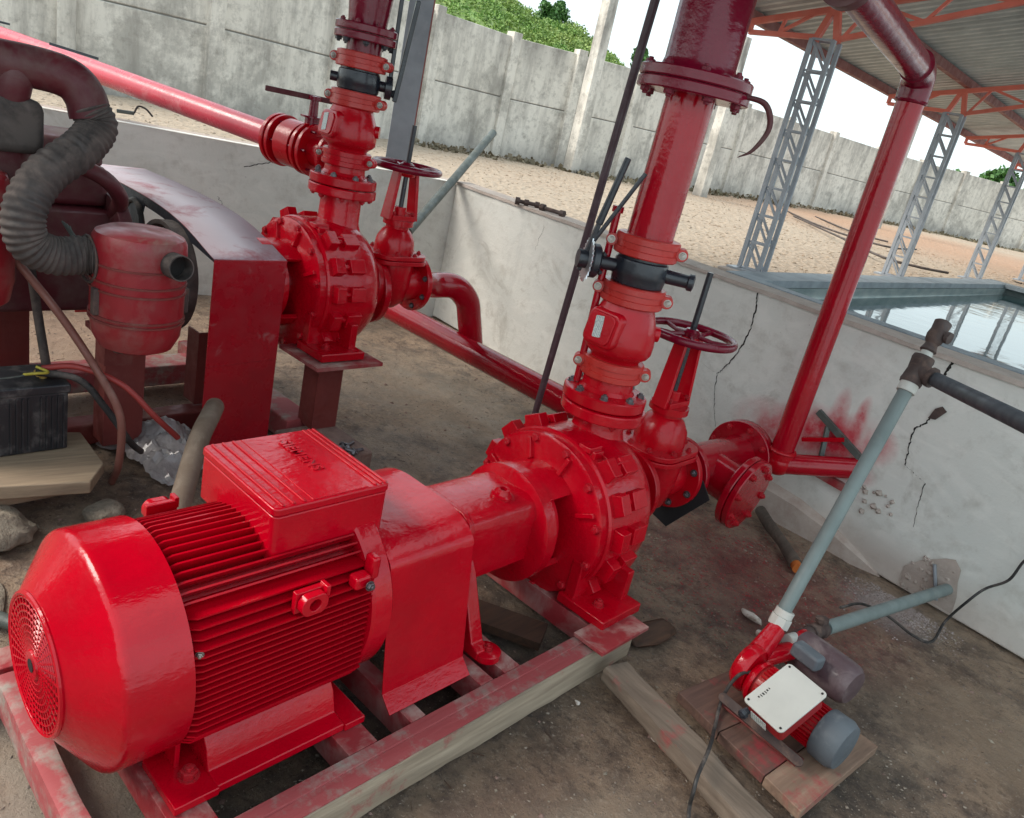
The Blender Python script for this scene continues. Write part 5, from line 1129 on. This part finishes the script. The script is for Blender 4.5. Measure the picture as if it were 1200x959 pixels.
# clamp piece lying on the left wall
T_ = Thing('bent_wire', 'short rod and bent wire lying on the left wall top', 'wire', (-5.5, 1.7, 1.06), 'W')
T_.part('rod', MB().cyl(wpx(137, 130, x=-5.62), wpx(157, 133, x=-5.58), .012, n=10), GALV); T_.part('wire', MB().tube(spline([wpx(157, 133, x=-5.58), wpx(162, 125, x=-5.58), wpx(171, 128, x=-5.56), wpx(179, 137, x=-5.54)], 6), .006, 8), BLACKR)
# old bolts on the wall
for i, (a, b_) in enumerate((((604, 235), (627, 240)), ((634, 243), (657, 250)))):
    p0 = wpx(*a, z=1.075); p1 = wpx(*b_, z=1.075); m = MB().cyl(p0, p1, .014, n=10); m.lathe([(.028, 0), (.028, .03)], p0, p1-p0, 6).lathe([(.024, 0), (.024, .03)], p1, p1-p0, 6)
    if i == 0: m.lathe([(.024, 0), (.024, .03)], p0.lerp(p1, .45), p1-p0, 6)
    solo('rusty_bolt', m, RUSTF, ['large rusty stud bolt on the wall top, left of the pair', 'large rusty stud bolt on the wall top, right of the pair'][i], 'bolt', p0)
# loose leaning galvanised pipe
pb_ = wpx(478, 272, x=-4.35); T_ = solo('leaning_pipe', MB().tube([pb_, pb_.lerp(V((-4.93, 3.56, 1.085)), .5), V((-4.93, 3.56, 1.085)), wpx(578, 156, x=-5.32)], .031, 18), GALV, 'old grey steel pipe leaning over the wall corner', 'pipe', pb_)

# ================================================================== RIGHT: booster pump, grey pipes, timbers
T_ = Thing('board', 'paint stained wooden board under the small booster pump', 'board', (-.76, 2.1, .0), 'W')
for (a, b_, c_, d_), mt in ((((-1.005, 1.935), (-.99, 2.325), (-.80, 2.35), (-.83, 1.915)), WOODB), (((-.827, 1.915), (-.797, 2.35), (-.665, 2.365), (-.655, 1.90)), WOODB), (((-.652, 1.898), (-.662, 2.365), (-.54, 2.37), (-.525, 1.885)), WOODE)):
    P = [a, b_, c_, d_]; T_.part('board', uprightprism(P, .012, .045), mt, bev=.003)
solo('plank', rough_bar((-1.165, 1.80, .048), (-.36, 1.69, .048), .098, .056, .004, 50, 9), WOODG2, 'weathered grey timber lying from the skid end toward the camera', 'plank')
rock('rotten_wood', 'rusty orange rotten wood piece under the skid end', (-1.27, 2.12, .02), (.06, .12, .04), WOODD, seed=4, cat='wood')
Bp = Thing('booster_pump', 'small red booster pump with white cover and dusty grey tank', 'pump', (-.78, 2.15, .045), 'W')
mx0, mx1, my, mz = -.86, -.632, 2.12, .135
Bp.part('motor_body', MB().cyl((mx0, my, mz), (mx1, my, mz), .058, n=40), paint('small_motor_red', (.5, .02, .02), .4, (.3, .15, .1), .1, .2, .1))
for k in range(28):
    a = 2*math.pi*k/28; d = V((0, math.cos(a), math.sin(a))); Bp.part('fin', MB().bar(V((mx0+.02, my, mz))+d*.062, V((mx1, my, mz))+d*.062, .003, .014, d), REDV)
Bp.part('fan_cover', MB().lathe([(.072, 0), (.077, .006), (.079, .06), (.07, .08), (.045, .086), (0, .088)], (mx1-.002, my, mz), (1, 0, 0), 40), FANC)
Bp.part('motor_shield', MB().lathe([(.07, 0), (.072, .01), (.06, .025), (.04, .03)], (mx0+.01, my, mz), (-1, 0, 0), 32), REDP)
Bp.part('volute', MB().lathe([(.03, 0), (.075, .008), (.082, .02), (.082, .045), (.07, .06), (.03, .066)], (mx0-.015, my+.02, mz+.01), (-1, 0, 0), 40), REDP)
Bp.part('outlet_neck', MB().cyl((mx0-.05, my+.04, mz+.06), (-.93, 2.27, .235), .036, .031, 28), REDP)
Bp.part('inlet_neck', MB().cyl((mx0-.05, my+.05, mz+.03), (-.86, 2.36, .19), .03, n=24), REDP)
Bp.part('outlet_nut', MB().lathe([(.036, 0), (.036, .035)], (-.936, 2.285, .245), (-.02, .35, 1), 8).lathe([(.031, .035), (.031, .06)], (-.936, 2.285, .245), (-.02, .35, 1), 24), WHITEP, bev=.002)
Bp.part('foot', MB().box((-.76, my-.085, .055), (.27, .05, .008)), BROWNP, bev=.002); Bp.part('foot', MB().box((-.76, my+.06, .055), (.25, .03, .008)), BROWNP)
Bp.part('foot_rail', MB().prism(rrect(.15, .014, .0135, 5), (-.755, my-.12, .085), (1, 0, -.03), (0, .8, .6), (0, -.6, .8), .006), RUSTF)
# junction box with white cover
cA = wpx(870, 820, z=.195); cB = wpx(915, 861, z=.195); cC = wpx(912, 768, z=.282); ux = (cB-cA); uy = (cC-cA); w_ = ux.length; h_ = uy.length; ux.normalize(); uy = (uy-ux*uy.dot(ux)).normalized(); nz_ = ux.cross(uy); cc = cA+ux*w_/2+uy*h_/2
Bp.part('junction_box', MB().prism([(x, y) for x, y in rrect(w_/2-.008, h_/2-.008, .012)], cc-nz_*.055, ux, uy, nz_, .05), paint('box_red', (.35, .01, .015), .5, (.3, .15, .12), .2, .1, .1))
cv = Bp.part('cover', MB().prism(rrect(w_/2, h_/2, .014), cc-nz_*.004, ux, uy, nz_, .007), WHITEP, bev=.002)
for sx, sy in ((-1, -1), (1, 1), (-1, 1), (1, -1)): Bp.part('screw', MB().cyl(cc+ux*(w_/2-.012)*sx+uy*(h_/2-.012)*sy+nz_*.002, cc+ux*(w_/2-.012)*sx+uy*(h_/2-.012)*sy+nz_*.005, .0035, n=10), DARK, parent=cv)
for k in range(6):
    p = cc-ux*(w_/2-.026)-uy*(h_/2-.04-.0085*k)+nz_*.0035
    Bp.part('print_mark', MB().bar(p-ux*.004, p+ux*.004*(.4+random.random()), .0028 if k % 2 else .0045, .0006, nz_), DARK, None, parent=cv)
Bp.part('tank', MB().lathe([(.045, 0), (.064, .006), (.069, .02), (.071, .175), (.068, .2), (.056, .216), (0, .222)], (-.885, 2.375, .170), (.97, -.06, -.0), 44), TANKM)
Bp.part('tank_flange', MB().lathe([(.045, -.01), (.068, -.008), (.068, .006), (.06, .01)], (-.885, 2.375, .165), (.97, -.06, 0), 30), REDV)
Bp.part('pressure_switch', MB().box((-.80, 2.255, .235), (.1, .05, .05), Matrix.Rotation(R(-5), 3, 'Z')), FANC, bev=.012, seg=3)
Bp.part('cable_gland', MB().lathe([(.011, 0), (.011, .012), (.015, .014), (.015, .024), (.008, .03)], cA+ux*.02-nz_*.03, -uy, 8), BLACKM)
Bp.part('rating_label', MB().prism(rrect(.028, .016, .002), cA+ux*.06-nz_*.032-uy*.0005, ux, nz_, -uy, .001), LABELM)
# pipes
pT = wpx(1066, 450, x=-.985); p0 = V((-.94, 2.30, .30))
T_ = Thing('supply_pipe', 'sloping grey plastic supply pipe rising from the booster pump', 'pipe', p0, 'W')
T_.part('upright', MB().cyl(p0, pT, .0235, n=28), GREYP)
du = (pT-p0).normalized()
T_.part('socket', MB().cyl(pT-du*.03, pT+du*.0, .03, n=24), WHITEP); T_.part('tee', MB().lathe([(.034, 0), (.036, .01), (.034, .02), (.031, .05), (.034, .08), (.036, .09), (.034, .1)], pT, du, 24), RUSTF)
tm_ = pT+du*.05; sdv = V((1, -.12, -.07)).normalized()
T_.part('tee_branch', MB().lathe([(.028, 0), (.03, .045), (.034, .047), (.034, .06)], tm_, sdv, 20), RUSTF); T_.part('nipple', MB().cyl(tm_+sdv*.055, tm_+sdv*.075, .022), WHITEP)
T_.part('black_pipe', MB().cyl(tm_+sdv*.07, tm_+sdv*.07+(wpx(1215, 503, x=-.50)-(tm_+sdv*.07)).normalized()*1.4, .0245, n=28), DGREYP)
T_.part('nipple', MB().cyl(pT+du*.1, pT+du*.125, .02), WHITEP)
T_.part('gate_body', MB().lathe([(.022, .12), (.027, .125), (.022, .14), (.02, .15), (.027, .16), (.03, .18), (.026, .2), (.028, .23), (.022, .235)], pT, du, 20), RUSTF)
T_.part('side_plug', MB().lathe([(.012, 0), (.014, .03), (.02, .032), (.02, .045)], pT+du*.19, sdv, 12), RUSTF)
# grey inlet pipe into the wall
q0 = V((-.89, 2.42, .2)); q1 = wpx(1112, 690, x=-.845)
T_ = Thing('suction_pipe', 'short grey plastic pipe from the booster pump into the broken wall', 'pipe', q0, 'W')
dq = (q1-q0); T_.part('brass_fittings', MB().cyl(q0-dq*.06, q0+dq*.03, .024).lathe([(.03, .0), (.03, .03), (.024, .035), (.024, .06), (.03, .065), (.03, .09)], q0+dq*.02, dq, 10), RUSTF)
T_.part('white_nipple', MB().cyl(q0-dq*.1, q0-dq*.04, .021), WHITEP); T_.part('pipe', MB().cyl(q0+dq*.11, q1, .025, n=28), GREYP)
T_.part('valve_stub', MB().lathe([(.018, 0), (.018, .03), (.024, .032), (.024, .045)], q0+dq*.08, (-.2, 0, 1), 8), RUSTF)
# cables
solo('power_cable', MB().tube(spline([wpx(1230, 632, y=3.55), wpx(1200, 658, y=3.56), wpx(1182, 680, y=3.55), wpx(1155, 690, y=3.55), wpx(1135, 704, y=3.48), wpx(1108, 728, z=.02), wpx(1092, 752, z=.012), wpx(1070, 745, z=.012), wpx(1040, 722, z=.03), wpx(1010, 708, z=.12), wpx(985, 712, z=.2)], 8), .0055, 8), BLACKR, 'thin dark cable running from the wall over the ground to the booster pump', 'cable')
solo('power_cable', MB().tube(spline([wpx(893, 789, z=.17), wpx(868, 790, z=.16), wpx(848, 815, z=.08), wpx(838, 850, z=.055), wpx(834, 868, z=.10), wpx(828, 885, z=.115), wpx(818, 908, z=.115), wpx(812, 930, z=.08), wpx(808, 945, z=.03), wpx(806, 970, z=.012)], 8), .0055, 8), BLACKR, 'grey brown cable curling from the booster pump down across the board', 'cable')
solo('driftwood', MB().tube([V((-1.72, 3.48, .035)), V((-1.6, 3.36, .05)), V((-1.46, 3.27, .045)), V((-1.33, 3.18, .03))], lambda u: .028+.008*math.sin(u*9), 12), LOG, 'short rough stick lying between the blind flange and the wall', 'stick')
solo('burnt_tip', MB().tube([V((-1.33, 3.18, .03)), V((-1.305, 3.16, .027))], .024, 10), EMBER, 'orange end of the rough stick near the wall', 'wood')
rock('scrap', 'crumpled dirty plastic scrap left of the booster pump', (-1.18, 2.62, .012), (.055, .022, .014), SCRAP, seed=2, cat='litter', rgh=.6)
rock('scrap', 'small pale scrap right beside the crumpled plastic scrap', (-1.10, 2.56, .008), (.02, .018, .012), SCRAP, seed=6, cat='litter', rgh=.6)
for i, (px, py, lb) in enumerate(((733, 815, 'pale chip on the floor just below the skid end'), (722, 806, 'yellowish chip tucked under the skid end'), (676, 823, 'small white crumb beside the skid timber'), (764, 866, 'narrow pale splinter beside the grey timber'))):
    p = wpx(px, py, z=.006); rock('chip', lb, (p.x, p.y, .006), (.014, .011, .004) if i < 3 else (.018, .006, .003), SCRAP, seed=i*3, sub=2, cat='litter', rgh=.5)
wp = []
for _ in range(260):
    px = random.uniform(820, 1330) if random.random() < .8 else random.uniform(470, 820); x, y = fpt(px); k = random.random(); x *= .955-.05*k*(random.random()**3); y *= .955-.05*k*(random.random()**3); n_ = random.randint(6, 22)
    wp.append(np.array([x, y, zg(x, y)+.01])+rng.normal(size=(n_, 3))*np.array([.13, .13, .03]))
WEED = leafm('dry_weeds', (.16, .14, .085), (.22, .17, .11))
o = bpy.data.objects.new('weeds', raw_mesh('weeds', leaf_cloud(np.concatenate(wp), .05), WEED, (0, 0, 0))); COL.objects.link(o); o['kind'] = 'stuff'; o['label'] = 'low weeds and rubble along the foot of the fence'; o['category'] = 'weeds'
tw = MB()
for _ in range(420):
    x, y = ffn(); a_ = random.uniform(0, 6.28); l_ = random.uniform(.008, .035); w_ = random.uniform(.0008, .002); z_ = zfloor(x, y)+.002
    tw.bar((x, y, z_), (x+l_*math.cos(a_), y+l_*math.sin(a_), z_+random.uniform(0, .003)), w_, w_)
solo('twigs', tw, WOODD, 'splinters and tiny twigs strewn on the pit floor', 'litter', kind='stuff', ang=None)
# hoses on the outside ground
for i, P in enumerate(([(905, 240), (950, 262), (1000, 280), (1045, 292), (1073, 294)], [(930, 255), (980, 278), (1030, 302), (1075, 315), (1110, 322)], [(955, 255), (1000, 274), (1040, 285)])):
    solo('black_hose', MB().tube(spline([wpx(x, y, z=1.0)+V((0, 0, .02)) for x, y in P], 6), .014, 8), HOSE, ['dark hose on the outside ground, upper of three between the lattice columns', 'dark hose on the outside ground, longest and nearest the tank', 'dark hose on the outside ground, shortest of three'][i], 'hose')
